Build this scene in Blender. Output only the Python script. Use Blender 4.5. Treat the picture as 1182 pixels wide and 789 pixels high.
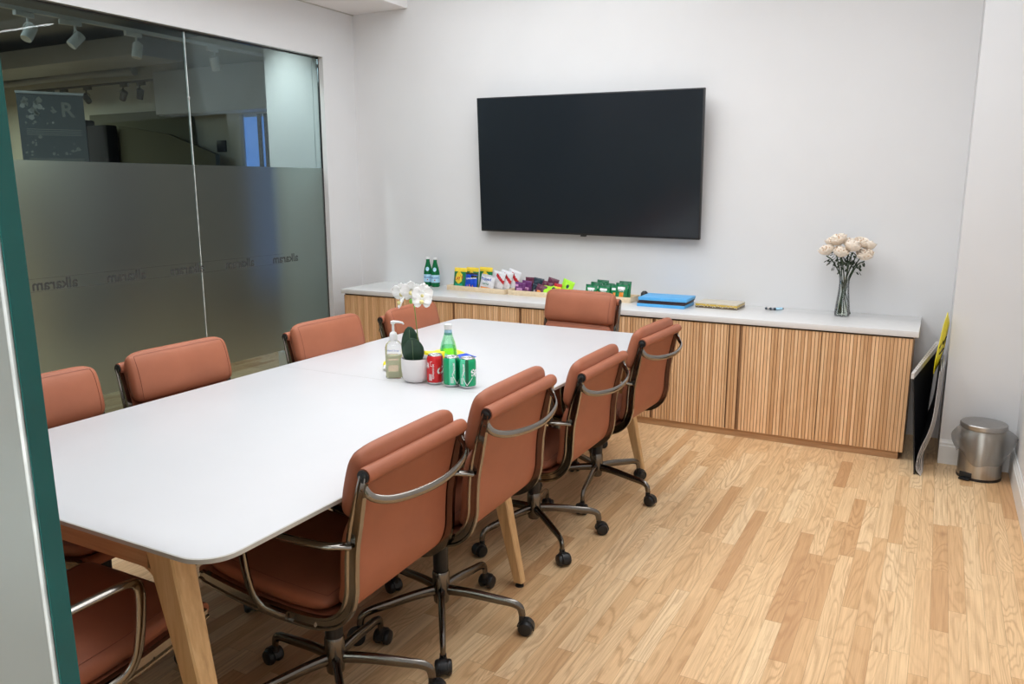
import bpy, bmesh, math, random
from mathutils import Vector, Matrix, noise
PI = math.pi
random.seed(7)
SC = bpy.context.scene
for o in list(bpy.data.objects): bpy.data.objects.remove(o)
C = SC.collection

# ------------------------------------------------------------------ camera
cam_d = bpy.data.cameras.new('camera'); cam = bpy.data.objects.new('camera', cam_d); C.objects.link(cam)
cam_d.sensor_width = 36.0; cam_d.lens = 918.25 / 1182 * 36.0; cam_d.clip_start = 0.02; cam_d.clip_end = 60
YAW, PITCH, ROLL = 0.4908, -0.1926, -0.0013
fw = Vector((-math.sin(YAW)*math.cos(PITCH), math.cos(YAW)*math.cos(PITCH), math.sin(PITCH)))
rt = Vector((math.cos(YAW), math.sin(YAW), 0)); up = rt.cross(fw)
rt2 = rt*math.cos(ROLL) + up*math.sin(ROLL); up2 = -rt*math.sin(ROLL) + up*math.cos(ROLL)
M4 = Matrix((rt2, up2, -fw)).transposed().to_4x4(); M4.translation = Vector((4.2577, -5.2942, 1.5))
cam.matrix_world = M4
SC.camera = cam
# ------------------------------------------------------------------ colour management and light
SC.view_settings.view_transform = 'Standard'; SC.view_settings.look = 'None'
SC.view_settings.gamma = 1.0; SC.view_settings.use_curve_mapping = False
EXPOSURE = 0.16
SC.view_settings.exposure = EXPOSURE
_sp = bpy.data.lights.new('return_wall_fill_spot', 'SPOT'); _sp.energy = 130; _sp.spot_size = 1.05; _sp.spot_blend = 1.0; _sp.shadow_soft_size = 0.04; _sp.color = (1.0, 0.98, 0.92)  # added spot without a fixture, brightens the return wall beyond the glass
_so = bpy.data.objects.new('return_wall_fill_spot', _sp); C.objects.link(_so); _so.location = (-0.38, -0.90, 3.08)
_so.rotation_euler = (Vector((-0.37, -0.36, 1.45))-Vector((-0.38, -0.90, 3.08))).to_track_quat('-Z', 'Y').to_euler()
W = bpy.data.worlds.new('world'); SC.world = W; W.use_nodes = True
W.node_tree.nodes['Background'].inputs[0].default_value = (0.9, 0.95, 1.0, 1)
W.node_tree.nodes['Background'].inputs[1].default_value = 0.3
SC.cycles.max_bounces = 10; SC.cycles.diffuse_bounces = 5; SC.cycles.glossy_bounces = 4
SC.cycles.transmission_bounces = 8; SC.cycles.transparent_max_bounces = 16
SC.cycles.caustics_reflective = False; SC.cycles.caustics_refractive = False
SC.cycles.sample_clamp_indirect = 4.0
SC.cycles.use_denoising = True

def area(name, loc, size, power, col=(1, 1, 1), rot=(0, 0, 0)):
    d = bpy.data.lights.new(name, 'AREA'); d.shape = 'RECTANGLE'; d.size, d.size_y = size
    d.energy = power; d.color = col
    o = bpy.data.objects.new(name, d); C.objects.link(o); o.location = loc; o.rotation_euler = rot
    return o
LINE_EM = 30.0          # emission of the linear fixtures in the room
OUT_EM = 1.0            # emission of the lamps beyond the glass
area('ceiling_fill_light', (1.75, -2.35, 3.12), (2.2, 3.6), 78, (0.91, 0.965, 1.0))  # added broad fill under the ceiling, no fitting belongs to it
area('ceiling_fill_light', (4.0, -2.9, 3.12), (0.7, 3.6), 36, (0.91, 0.965, 1.0))  # second added fill, brightens the left header and the right wall
area('corridor_fill_light', (3.6, -6.95, 1.75), (2.2, 1.9), 45, (0.93, 0.97, 1.0), (PI/2, 0, 0))  # added front fill from the corridor side, no window stands there
area('office_fill_light', (-2.6, -3.4, 2.95), (2.6, 2.2), 92, (0.88, 0.97, 1.0))  # added unseen area light, lifts the office beyond the glass
area('office_fill_light', (-6.2, 0.2, 2.6), (2.2, 0.5), 45, (1.0, 0.95, 0.75))  # added unseen warm light over the far part of the office

# ------------------------------------------------------------------ materials
class NT:
    def __init__(s, m): s.t = m.node_tree; s.n = s.t.nodes; s.l = s.t.links
    def new(s, typ, **kw):
        n = s.n.new(typ)
        for k, v in kw.items(): setattr(n, k, v)
        return n
    def put(s, sock, v):
        if v is None: return
        if hasattr(v, 'is_linked') or isinstance(v, bpy.types.NodeSocket): s.l.new(v, sock)
        else: sock.default_value = v
    def math(s, op, a, b=None, c=None):
        n = s.new('ShaderNodeMath', operation=op); s.put(n.inputs[0], a); s.put(n.inputs[1], b); s.put(n.inputs[2], c)
        return n.outputs[0]
    def comb(s, x, y, z):
        n = s.new('ShaderNodeCombineXYZ'); s.put(n.inputs[0], x); s.put(n.inputs[1], y); s.put(n.inputs[2], z); return n.outputs[0]
    def obj(s):
        n = s.new('ShaderNodeTexCoord'); q = s.new('ShaderNodeSeparateXYZ'); s.l.new(n.outputs['Object'], q.inputs[0]); return n.outputs['Object'], q.outputs
    def noise(s, vec, scale, detail=2.0, rough=0.5, dist=0.0):
        n = s.new('ShaderNodeTexNoise'); s.put(n.inputs['Vector'], vec); n.inputs['Scale'].default_value = scale
        n.inputs['Detail'].default_value = detail; n.inputs['Roughness'].default_value = rough; n.inputs['Distortion'].default_value = dist
        return n.outputs['Fac']
    def white(s, vec):
        n = s.new('ShaderNodeTexWhiteNoise', noise_dimensions='3D'); s.put(n.inputs['Vector'], vec); return n.outputs['Value']
    def ramp(s, fac, stops, interp='LINEAR'):
        n = s.new('ShaderNodeValToRGB'); s.put(n.inputs[0], fac); r = n.color_ramp; r.interpolation = interp
        while len(r.elements) < len(stops): r.elements.new(0.5)
        for e, (p, c) in zip(r.elements, stops): e.position = p; e.color = (*c, 1)
        return n.outputs[0]
    def mix(s, fac, a, b, blend='MIX'):
        n = s.new('ShaderNodeMix', data_type='RGBA', blend_type=blend)
        s.put(n.inputs['Factor'], fac)
        for k, v in (('A', a), ('B', b)):
            sock = [i for i in n.inputs if i.name == k and i.type == 'RGBA'][0]
            s.put(sock, (*v, 1) if isinstance(v, tuple) and len(v) == 3 else v)
        return [o for o in n.outputs if o.type == 'RGBA'][0]
    def bump(s, h, strength=0.2, dist=0.01):
        n = s.new('ShaderNodeBump'); n.inputs['Strength'].default_value = strength; n.inputs['Distance'].default_value = dist
        s.put(n.inputs['Height'], h); return n.outputs[0]

def mat(name, col, rough=0.5, metal=0.0, var=0.0, vs=30.0, bump=0.0, bs=200.0, coat=0.0, spec=0.5, trans=0.0, ior=1.45, em=0.0, stretch=None):
    m = bpy.data.materials.new(name); m.use_nodes = True; t = NT(m); b = t.n['Principled BSDF']
    b.inputs['Base Color'].default_value = (*col, 1); b.inputs['Roughness'].default_value = rough
    b.inputs['Metallic'].default_value = metal; b.inputs['Specular IOR Level'].default_value = spec
    b.inputs['Coat Weight'].default_value = coat; b.inputs['Transmission Weight'].default_value = trans; b.inputs['IOR'].default_value = ior
    if em: b.inputs['Emission Color'].default_value = (*col, 1); b.inputs['Emission Strength'].default_value = em
    if var or bump:
        v, _ = t.obj()
        if stretch:
            mp = t.new('ShaderNodeMapping'); t.l.new(v, mp.inputs[0]); mp.inputs['Scale'].default_value = stretch; v = mp.outputs[0]
        if var:
            f = t.noise(v, vs, 4.0)
            c = t.ramp(f, [(0.3, tuple(max(0, x*(1-var)) for x in col)), (0.7, tuple(min(1, x*(1+var)) for x in col))])
            t.l.new(c, b.inputs['Base Color'])
        if bump:
            t.l.new(t.bump(t.noise(v, bs, 3.0), bump, 0.002), b.inputs['Normal'])
    return m

def floor_mat():
    m = bpy.data.materials.new('oak_strip_floor'); m.use_nodes = True; t = NT(m); b = t.n['Principled BSDF']
    v, (x, y, z) = t.obj()
    PW = 0.0572
    xc = t.math('DIVIDE', x, PW); col = t.math('FLOOR', xc); fx = t.math('FRACT', xc)
    r1 = t.white(t.comb(col, 3.3, 0.7)); r2 = t.white(t.comb(col, 9.1, 2.2))
    L = t.math('ADD', t.math('MULTIPLY', r1, 0.45), 0.42)
    yc = t.math('ADD', t.math('DIVIDE', y, L), t.math('MULTIPLY', r2, 17.0))
    row = t.math('FLOOR', yc); fy = t.math('FRACT', yc)
    pr = t.white(t.comb(col, row, 0.5)); pr2 = t.white(t.comb(col, row, 5.5)); pr3 = t.white(t.comb(row, col, 8.5))
    base = t.ramp(pr, [(0.0, (0.60, 0.34, 0.165)), (0.08, (0.70, 0.43, 0.215)), (0.3, (0.80, 0.53, 0.285)), (0.75, (0.87, 0.61, 0.345)), (1.0, (0.92, 0.69, 0.42))])
    off = t.comb(t.math('MULTIPLY', pr2, 31.0), t.math('MULTIPLY', pr3, 17.0), 0.0)
    add = t.new('ShaderNodeVectorMath', operation='ADD'); t.l.new(v, add.inputs[0]); t.l.new(off, add.inputs[1])
    mp = t.new('ShaderNodeMapping'); t.l.new(add.outputs[0], mp.inputs[0]); mp.inputs['Scale'].default_value = (1.0, 0.13, 1.0)
    n1 = t.noise(mp.outputs[0], 7.0, 2.5, 0.5, 0.5)
    wig = t.noise(add.outputs[0], 55.0, 2.0, 0.5)
    n1 = t.math('ADD', n1, t.math('MULTIPLY', wig, 0.012))
    freq = t.math('ADD', t.math('MULTIPLY', pr3, 110.0), 70.0)
    bands = t.math('SINE', t.math('MULTIPLY', n1, freq))
    bands = t.math('POWER', t.math('MULTIPLY', t.math('ADD', bands, 1.0), 0.5), 3.2)
    region = t.ramp(t.noise(mp.outputs[0], 5.0, 2.0), [(0.35, (0.25, 0.25, 0.25)), (0.6, (1, 1, 1))])
    bands = t.math('MULTIPLY', bands, region)
    mp2 = t.new('ShaderNodeMapping'); t.l.new(add.outputs[0], mp2.inputs[0]); mp2.inputs['Scale'].default_value = (1.0, 0.02, 1.0)
    fine = t.noise(mp2.outputs[0], 240.0, 4.0, 0.65)
    wide = t.noise(mp2.outputs[0], 60.0, 3.0, 0.6)
    blotch = t.noise(mp.outputs[0], 14.0, 3.0)  # added panel, stands in for the television's dark reflection in the glass
    c = t.mix(t.math('MULTIPLY', bands, 0.66), base, t.mix(0.58, base, (0.34, 0.14, 0.045)))
    c = t.mix(t.ramp(wide, [(0.42, (0, 0, 0)), (0.75, (0.55, 0.55, 0.55))]), c, t.mix(0.5, c, (0.40, 0.20, 0.08)))
    c = t.mix(t.ramp(fine, [(0.40, (0, 0, 0)), (0.80, (0.6, 0.6, 0.6))]), c, t.mix(0.6, c, (0.32, 0.15, 0.065)))
    knot = t.ramp(blotch, [(0.70, (0, 0, 0)), (0.80, (1, 1, 1))])
    c = t.mix(t.math('MULTIPLY', knot, 0.5), c, (0.28, 0.12, 0.05))
    ex = t.math('LESS_THAN', t.math('MINIMUM', fx, t.math('SUBTRACT', 1.0, fx)), 0.011)
    ey = t.math('LESS_THAN', t.math('MULTIPLY', t.math('MINIMUM', fy, t.math('SUBTRACT', 1.0, fy)), L), 0.0008)
    gap = t.math('MAXIMUM', ex, ey)
    c = t.mix(t.math('MULTIPLY', gap, 0.45), c, (0.16, 0.08, 0.035))
    t.l.new(c, b.inputs['Base Color'])
    b.inputs['Roughness'].default_value = 0.42; b.inputs['Specular IOR Level'].default_value = 0.35
    t.l.new(t.bump(t.math('SUBTRACT', t.math('MULTIPLY', fine, 0.3), gap), 0.15, 0.001), b.inputs['Normal'])
    return m

def wood_mat(name, dark, mid, light, axis='z', pitch=None, rough=0.5):
    m = bpy.data.materials.new(name); m.use_nodes = True; t = NT(m); b = t.n['Principled BSDF']
    v, (x, y, z) = t.obj()
    sc = {'z': (1, 1, 0.05), 'y': (1, 0.05, 1), 'x': (0.05, 1, 1)}[axis]
    mp = t.new('ShaderNodeMapping'); t.l.new(v, mp.inputs[0]); mp.inputs['Scale'].default_value = sc
    src = mp.outputs[0]
    if pitch:
        k = t.math('FLOOR', t.math('DIVIDE', x, pitch)); r = t.white(t.comb(k, 1.0, 2.0))
        a = t.new('ShaderNodeVectorMath', operation='ADD'); t.l.new(src, a.inputs[0]); t.l.new(t.comb(0.0, t.math('MULTIPLY', r, 20.0), 0.0), a.inputs[1]); src = a.outputs[0]
    g = t.noise(src, 90.0, 4.0, 0.6, 0.4); g2 = t.noise(src, 18.0, 2.0, 0.5, 0.5)
    f = t.math('ADD', t.math('MULTIPLY', g, 0.5), t.math('MULTIPLY', g2, 0.5))
    c = t.ramp(f, [(0.33, dark), (0.5, mid), (0.66, light)])
    if pitch:
        c2 = t.ramp(r, [(0.0, (0.78, 0.70, 0.60)), (0.5, (0.95, 0.93, 0.9)), (1.0, (1.12, 1.15, 1.18))])
        c = t.mix(1.0, c, c2, 'MULTIPLY')
    t.l.new(c, b.inputs['Base Color']); b.inputs['Roughness'].default_value = rough
    t.l.new(t.bump(g, 0.1, 0.001), b.inputs['Normal'])
    return m

def clear_mat(name, tint, refl=1.0, rough=0.0, ior=1.5):
    m = bpy.data.materials.new(name); m.use_nodes = True; t = NT(m); t.n.remove(t.n['Principled BSDF'])
    out = [n for n in t.n if n.type == 'OUTPUT_MATERIAL'][0]
    tr = t.new('ShaderNodeBsdfTransparent'); tr.inputs[0].default_value = (*tint, 1)
    gl = t.new('ShaderNodeBsdfGlossy'); gl.inputs['Roughness'].default_value = rough; gl.inputs[0].default_value = (1, 1, 1, 1)
    fr = t.new('ShaderNodeFresnel'); fr.inputs[0].default_value = ior
    f = t.math('MULTIPLY', fr.outputs[0], refl)
    mx = t.new('ShaderNodeMixShader'); t.l.new(f, mx.inputs[0]); t.l.new(tr.outputs[0], mx.inputs[1]); t.l.new(gl.outputs[0], mx.inputs[2])
    t.l.new(mx.outputs[0], out.inputs[0]); return m

def frost_mat(name, tint, diff, dcol, rough=0.35, refl=1.0):
    m = bpy.data.materials.new(name); m.use_nodes = True; t = NT(m); t.n.remove(t.n['Principled BSDF'])
    out = [n for n in t.n if n.type == 'OUTPUT_MATERIAL'][0]
    rf = t.new('ShaderNodeBsdfRefraction'); rf.inputs['Color'].default_value = (*tint, 1); rf.inputs['Roughness'].default_value = rough; rf.inputs['IOR'].default_value = 1.13
    df = t.new('ShaderNodeBsdfDiffuse'); df.inputs[0].default_value = (*dcol, 1)
    tl = t.new('ShaderNodeBsdfTranslucent'); tl.inputs[0].default_value = (*dcol, 1)
    gl = t.new('ShaderNodeBsdfGlossy'); gl.inputs['Roughness'].default_value = 0.45
    m1 = t.new('ShaderNodeMixShader'); m1.inputs[0].default_value = 0.5; t.l.new(df.outputs[0], m1.inputs[1]); t.l.new(tl.outputs[0], m1.inputs[2])
    m2 = t.new('ShaderNodeMixShader'); m2.inputs[0].default_value = diff; t.l.new(rf.outputs[0], m2.inputs[1]); t.l.new(m1.outputs[0], m2.inputs[2])
    fr = t.new('ShaderNodeFresnel'); fr.inputs[0].default_value = 1.45
    m3 = t.new('ShaderNodeMixShader'); t.l.new(t.math('MULTIPLY', fr.outputs[0], refl), m3.inputs[0]); t.l.new(m2.outputs[0], m3.inputs[1]); t.l.new(gl.outputs[0], m3.inputs[2])
    t.l.new(m3.outputs[0], out.inputs[0]); return m

MT = {}
MT['floor'] = floor_mat()
MT['wall'] = mat('white_wall_paint', (0.70, 0.695, 0.70), 0.75, var=0.012, vs=3, bump=0.03, bs=300)
MT['ceiling'] = mat('white_ceiling_paint', (0.82, 0.80, 0.80), 0.8, var=0.02, vs=2)
MT['trim'] = mat('white_trim_paint', (0.78, 0.775, 0.76), 0.4, var=0.01)
MT['grey_wall'] = mat('office_wall_paint', (0.42, 0.41, 0.37), 0.8, var=0.03, vs=2)
MT['cream_wall'] = mat('office_cream_paint', (0.62, 0.60, 0.50), 0.8, var=0.03, vs=2)
MT['dark_ceiling'] = mat('office_ceiling_paint', (0.25, 0.28, 0.32), 0.8, var=0.05, vs=3)
MT['duct'] = mat('duct_paint', (0.38, 0.40, 0.42), 0.5, var=0.06, vs=4)
MT['slat'] = wood_mat('oak_fluting', (0.60, 0.345, 0.175), (0.74, 0.46, 0.25), (0.84, 0.58, 0.35), 'z', 0.0185)
MT['oak'] = wood_mat('oak_panel', (0.36, 0.19, 0.09), (0.50, 0.29, 0.145), (0.60, 0.38, 0.20), 'x')
MT['leg_wood'] = wood_mat('beech_leg', (0.50, 0.29, 0.13), (0.66, 0.42, 0.20), (0.76, 0.53, 0.28), 'z')
MT['rail_wood'] = wood_mat('beech_rail', (0.42, 0.22, 0.11), (0.52, 0.30, 0.15), (0.62, 0.38, 0.2), 'x')
MT['gap'] = mat('gap_shade_paint', (0.03, 0.02, 0.015), 0.8, var=0.1)
MT['quartz'] = mat('white_quartz', (0.72, 0.71, 0.705), 0.25, var=0.02, vs=25)
MT['tabletop'] = mat('white_laminate', (0.61, 0.605, 0.62), 0.4, var=0.008, vs=6)
MT['edge'] = mat('grey_edge_band', (0.50, 0.48, 0.44), 0.45, var=0.03)
MT['leather'] = mat('tan_leather', (0.36, 0.122, 0.065), 0.5, var=0.07, vs=9, bump=0.12, bs=420, spec=0.32)
MT['stitch'] = mat('leather_seam', (0.22, 0.065, 0.035), 0.6, var=0.05)
MT['chrome'] = mat('polished_nickel', (0.27, 0.25, 0.225), 0.16, 1.0, var=0.03, vs=10)
MT['dark_metal'] = mat('dark_nickel', (0.17, 0.155, 0.14), 0.2, 1.0, var=0.05, vs=10)
MT['black'] = mat('black_plastic', (0.012, 0.012, 0.013), 0.38, var=0.1, vs=40)
MT['rubber'] = mat('black_rubber', (0.02, 0.02, 0.02), 0.7, var=0.1)
MT['screen'] = mat('tv_screen', (0.012, 0.016, 0.021), 0.16, var=0.05, vs=2, spec=0.55)
MT['tv_body'] = mat('tv_casing', (0.01, 0.01, 0.011), 0.4, var=0.1)
MT['steel'] = mat('brushed_steel', (0.46, 0.43, 0.39), 0.3, 1.0, var=0.08, vs=60, stretch=(1, 1, 0.02))
MT['steel_lid'] = mat('brushed_steel_lid', (0.42, 0.41, 0.40), 0.34, 1.0, var=0.05, vs=60)
MT['aluminium'] = mat('can_aluminium', (0.75, 0.75, 0.76), 0.25, 1.0, var=0.03)
MT['glass'] = clear_mat('glass_pane', (0.68, 0.77, 0.785), 0.18)
MT['glass_edge'] = mat('green_glass_edge', (0.004, 0.085, 0.075), 0.15, var=0.25, vs=6, spec=0.5)
MT['clear'] = clear_mat('clear_glass', (0.97, 0.985, 0.98), 0.9)
MT['frost'] = frost_mat('frosted_film', (0.62, 0.66, 0.62), 0.085, (0.60, 0.62, 0.60), 0.95)
MT['frost_near'] = frost_mat('frosted_film_front', (0.70, 0.78, 0.73), 0.45, (0.66, 0.72, 0.67), 0.5)
MT['letter'] = mat('film_letters', (0.05, 0.055, 0.055), 0.35, var=0.1)
MT['hairline'] = mat('film_hairline', (0.12, 0.12, 0.12), 0.5, var=0.1)
MT['seam'] = mat('glass_joint', (0.62, 0.66, 0.64), 0.3, var=0.3, vs=20)
MT['channel'] = mat('black_channel', (0.02, 0.02, 0.022), 0.35, var=0.1)
MT['alu'] = mat('anodised_channel', (0.55, 0.55, 0.53), 0.4, 0.8, var=0.05)
MT['lamp'] = mat('lamp_diffuser', (1.0, 0.98, 0.97), 0.5, em=LINE_EM)
MT['white_plastic'] = mat('white_plastic', (0.80, 0.80, 0.80), 0.35, var=0.02)
MT['ceramic'] = mat('white_ceramic', (0.80, 0.77, 0.765), 0.5, var=0.02, vs=12)
MT['soil'] = mat('dark_moss', (0.02, 0.018, 0.014), 0.95, var=0.6, vs=150, bump=0.6, bs=300)
MT['leaf'] = mat('orchid_leaf', (0.022, 0.062, 0.034), 0.4, var=0.25, vs=18)
MT['midrib'] = mat('leaf_midrib', (0.20, 0.30, 0.16), 0.5, var=0.1)
MT['stem'] = mat('orchid_stem', (0.22, 0.27, 0.07), 0.5, var=0.2)
MT['bud'] = mat('orchid_bud', (0.25, 0.55, 0.10), 0.45, var=0.2)
MT['petal'] = mat('white_petal', (0.97, 0.965, 0.95), 0.6, var=0.01)
MT['lip'] = mat('yellow_lip', (0.75, 0.66, 0.30), 0.6, var=0.15)
MT['rose'] = mat('cream_petal', (0.93, 0.83, 0.72), 0.65, var=0.06, vs=40)
MT['rose_edge'] = mat('dried_petal', (0.62, 0.42, 0.28), 0.7, var=0.15)
MT['rose_stem'] = mat('rose_stem', (0.035, 0.06, 0.03), 0.6, var=0.3)
MT['rose_leaf'] = mat('rose_leaf', (0.03, 0.042, 0.022), 0.7, var=0.3)
MT['water'] = clear_mat('vase_water', (0.93, 0.95, 0.91), 0.4)
def flat(name, c, r=0.45): MT[name] = mat(name, c, r, var=0.06, vs=60)
flat('foil_green', (0.01, 0.20, 0.075), 0.3); flat('foil_yellow', (0.85, 0.62, 0.05), 0.3); flat('foil_blue', (0.01, 0.07, 0.55), 0.3)
flat('foil_white', (0.72, 0.72, 0.75), 0.3); flat('foil_red', (0.50, 0.02, 0.03), 0.3); flat('foil_orange', (0.85, 0.28, 0.04), 0.4)
flat('foil_purple', (0.14, 0.03, 0.15), 0.3); flat('foil_plum', (0.12, 0.02, 0.05), 0.3); flat('foil_lime', (0.40, 0.80, 0.04), 0.3)
flat('foil_dark', (0.03, 0.05, 0.07), 0.3); flat('foil_pink', (0.62, 0.30, 0.55), 0.4); flat('foil_silver', (0.45, 0.45, 0.48), 0.3)
flat('foil_teal', (0.02, 0.40, 0.26), 0.3); flat('print_mint', (0.35, 0.70, 0.52)); flat('foil_brightyellow', (0.95, 0.80, 0.01), 0.35)
flat('print_cream', (0.75, 0.60, 0.42)); flat('print_lightblue', (0.42, 0.68, 0.85)); flat('print_blue', (0.03, 0.10, 0.40))
flat('can_red', (0.62, 0.015, 0.02), 0.28); flat('can_darkred', (0.20, 0.006, 0.01), 0.28); flat('can_green', (0.0, 0.33, 0.13), 0.28)
flat('can_lime', (0.10, 0.62, 0.36), 0.3); flat('can_deepgreen', (0.0, 0.10, 0.04), 0.28); flat('ink_white', (0.85, 0.85, 0.85)); flat('ink_black', (0.015, 0.015, 0.015))
flat('box_blue', (0.10, 0.42, 0.80)); flat('box_dark', (0.035, 0.02, 0.025)); flat('box_cream', (0.62, 0.56, 0.46)); flat('box_gold', (0.62, 0.42, 0.06)); flat('box_brown', (0.13, 0.09, 0.05))
flat('tray', (0.78, 0.62, 0.42)); flat('board_black', (0.012, 0.012, 0.014)); flat('paper', (0.62, 0.59, 0.57), 0.6); flat('paper_tan', (0.42, 0.34, 0.27), 0.6)
flat('banner_grey', (0.10, 0.115, 0.12), 0.6); flat('banner_print', (0.24, 0.25, 0.22), 0.6); flat('banner_light', (0.36, 0.37, 0.34), 0.6)
flat('cloth_black', (0.006, 0.006, 0.008), 0.9); flat('tv_reflection_olive', (0.15, 0.145, 0.09), 0.8); flat('olive_dark', (0.10, 0.10, 0.065), 0.85)
flat('spot_white', (0.60, 0.60, 0.57)); flat('spot_dark', (0.12, 0.12, 0.11)); flat('frame_dark', (0.03, 0.03, 0.035))
MT['blue_window'] = mat('dusk_window', (0.06, 0.15, 0.40), 0.4, var=0.3, vs=3, em=1.6)
MT['bottle_green'] = mat('bottle_green_glass', (0.06, 0.42, 0.16), 0.05, trans=0.6, ior=1.3)
MT['bottle_dark'] = mat('bottle_dark_glass', (0.005, 0.17, 0.055), 0.06, trans=0.25, ior=1.3)
MT['bottle_light'] = clear_mat('bottle_light_glass', (0.66, 0.94, 0.75), 0.5)
MT['soap'] = mat('yellow_soap', (1.0, 0.97, 0.60), 0.3, var=0.01)
def film_mat():
    m = clear_mat('plastic_liner', (0.985, 0.985, 0.985), 0.4, 0.12, 1.45); t = NT(m)
    out = [n for n in t.n if n.type == 'OUTPUT_MATERIAL'][0]; prev = out.inputs[0].links[0].from_socket
    d = t.new('ShaderNodeBsdfTranslucent'); d.inputs[0].default_value = (0.95, 0.95, 0.94, 1)
    mx = t.new('ShaderNodeMixShader'); mx.inputs[0].default_value = 0.28; t.l.new(prev, mx.inputs[1]); t.l.new(d.outputs[0], mx.inputs[2]); t.l.new(mx.outputs[0], out.inputs[0])
    return m
MT['bag_film'] = film_mat()

# ------------------------------------------------------------------ mesh builder
class MB:
    def __init__(s): s.V = []; s.F = []; s.I = []
    def add(s, V, F, mi=0):
        b = len(s.V); s.V += [tuple(v) for v in V]
        for k, f in enumerate(F):
            s.F.append(tuple(b+i for i in f)); s.I.append(mi[k] if isinstance(mi, list) else mi)
        return s
    def box(s, x0, x1, y0, y1, z0, z1, bev=0.0, mi=0, seg=2, M=None):
        bm = bmesh.new(); bmesh.ops.create_cube(bm, size=1.0)
        for v in bm.verts: v.co = Vector(((x0+x1)/2+v.co.x*(x1-x0), (y0+y1)/2+v.co.y*(y1-y0), (z0+z1)/2+v.co.z*(z1-z0)))
        if bev: bmesh.ops.bevel(bm, geom=bm.edges[:], offset=bev, segments=seg, affect='EDGES', profile=0.5)
        bm.verts.index_update()
        V = [v.co.copy() for v in bm.verts]; F = [[v.index for v in f.verts] for f in bm.faces]; bm.free()
        if M: V = [M @ v for v in V]
        return s.add(V, F, mi)
    def prism(s, pts, vec, mi=0, capm=None):      # pts: polygon of 3-D points, extruded by vec
        n = len(pts); vec = Vector(vec); P = [Vector(p) for p in pts]
        V = P + [p+vec for p in P]
        F = [list(range(n))[::-1], list(range(n, 2*n))] + [[i, (i+1) % n, n+(i+1) % n, n+i] for i in range(n)]
        c = mi if capm is None else capm
        return s.add(V, F, [c, c] + [mi]*n)
    def rings(s, R, closed=False, caps=True, mi=0, wrap=True):
        n = len(R[0]); V = [p for r in R for p in r]; F = []; I = []
        m = len(R)
        for a in range(m if closed else m-1):
            for i in range(n if wrap else n-1):
                F.append([a*n+i, a*n+(i+1) % n, ((a+1) % m)*n+(i+1) % n, ((a+1) % m)*n+i]); I.append(mi(a, i) if callable(mi) else mi)
        if caps and not closed:
            F.append(list(range(n))[::-1]); I.append(mi(0, 0) if callable(mi) else mi)
            F.append([(m-1)*n+i for i in range(n)]); I.append(mi(m-2, 0) if callable(mi) else mi)
        return s.add(V, F, I)
    def lathe(s, prof, c=(0, 0, 0), n=24, mi=0, M=None):
        R = []
        for r, z in prof:
            ring = [Vector((max(r, 1e-5)*math.cos(2*PI*i/n), max(r, 1e-5)*math.sin(2*PI*i/n), z)) for i in range(n)]
            R.append([(M @ p if M else p) + Vector(c) for p in ring])
        return s.rings(R, mi=mi)
    def tube(s, path, rad, n=10, mi=0, flat=(1, 1), up=(0, 0, 1), caps=True):
        P = [Vector(p) for p in path]; R = []; U = Vector(up)
        for i, p in enumerate(P):
            t = (P[min(i+1, len(P)-1)] - P[max(i-1, 0)]).normalized()
            a = t.cross(U)
            if a.length < 1e-4: a = t.cross(Vector((1, 0, 0)))
            a.normalize(); b = a.cross(t).normalized()
            r = rad[i] if isinstance(rad, (list, tuple)) else rad
            R.append([p + a*(r*flat[0]*math.cos(2*PI*k/n)) + b*(r*flat[1]*math.sin(2*PI*k/n)) for k in range(n)])
        return s.rings(R, mi=mi, caps=caps)
    def obj(s, name, mats, parent=None, smooth=True, angle=38, loc=None):
        me = bpy.data.meshes.new(name); me.from_pydata(s.V, [], s.F)
        for m in (mats if isinstance(mats, (list, tuple)) else [mats]): me.materials.append(MT[m])
        me.polygons.foreach_set('material_index', s.I)
        bm = bmesh.new(); bm.from_mesh(me); bmesh.ops.recalc_face_normals(bm, faces=bm.faces); bm.to_mesh(me); bm.free()
        if smooth:
            me.polygons.foreach_set('use_smooth', [True]*len(me.polygons)); me.set_sharp_from_angle(angle=math.radians(angle))
        me.update()
        o = bpy.data.objects.new(name, me); C.objects.link(o)
        if parent: o.parent = parent
        if loc: o.location = loc
        return o

def tag(o, label, cat, group=None):
    o['label'] = label; o['category'] = cat
    if group: o['group'] = group
    return o
def thing(name, label, cat, loc=(0, 0, 0), rz=0.0, group=None):
    o = bpy.data.objects.new(name, None); C.objects.link(o); o.location = loc; o.rotation_euler = (0, 0, rz)
    o.empty_display_size = 0.1
    return tag(o, label, cat, group)
def struct(name, mb, mats, smooth=False):
    o = mb.obj(name, mats, smooth=smooth); o['kind'] = 'structure'; return o
def copy_tree(o, parent=None):
    c = o.copy(); C.objects.link(c)
    if parent: c.parent = parent
    for ch in list(o.children): copy_tree(ch, c)
    return c
def smoothpath(P, k=6):
    P = [Vector(p) for p in P]; out = []
    Q = [P[0]*2-P[1]] + P + [P[-1]*2-P[-2]]
    for i in range(1, len(Q)-2):
        a, b, c, d = Q[i-1:i+3]
        for j in range(k):
            t = j/k
            out.append(0.5*((2*b)+(c-a)*t+(2*a-5*b+4*c-d)*t*t+(3*b-a-3*c+d)*t**3))
    out.append(P[-1]); return out
_tc = {}
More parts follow.
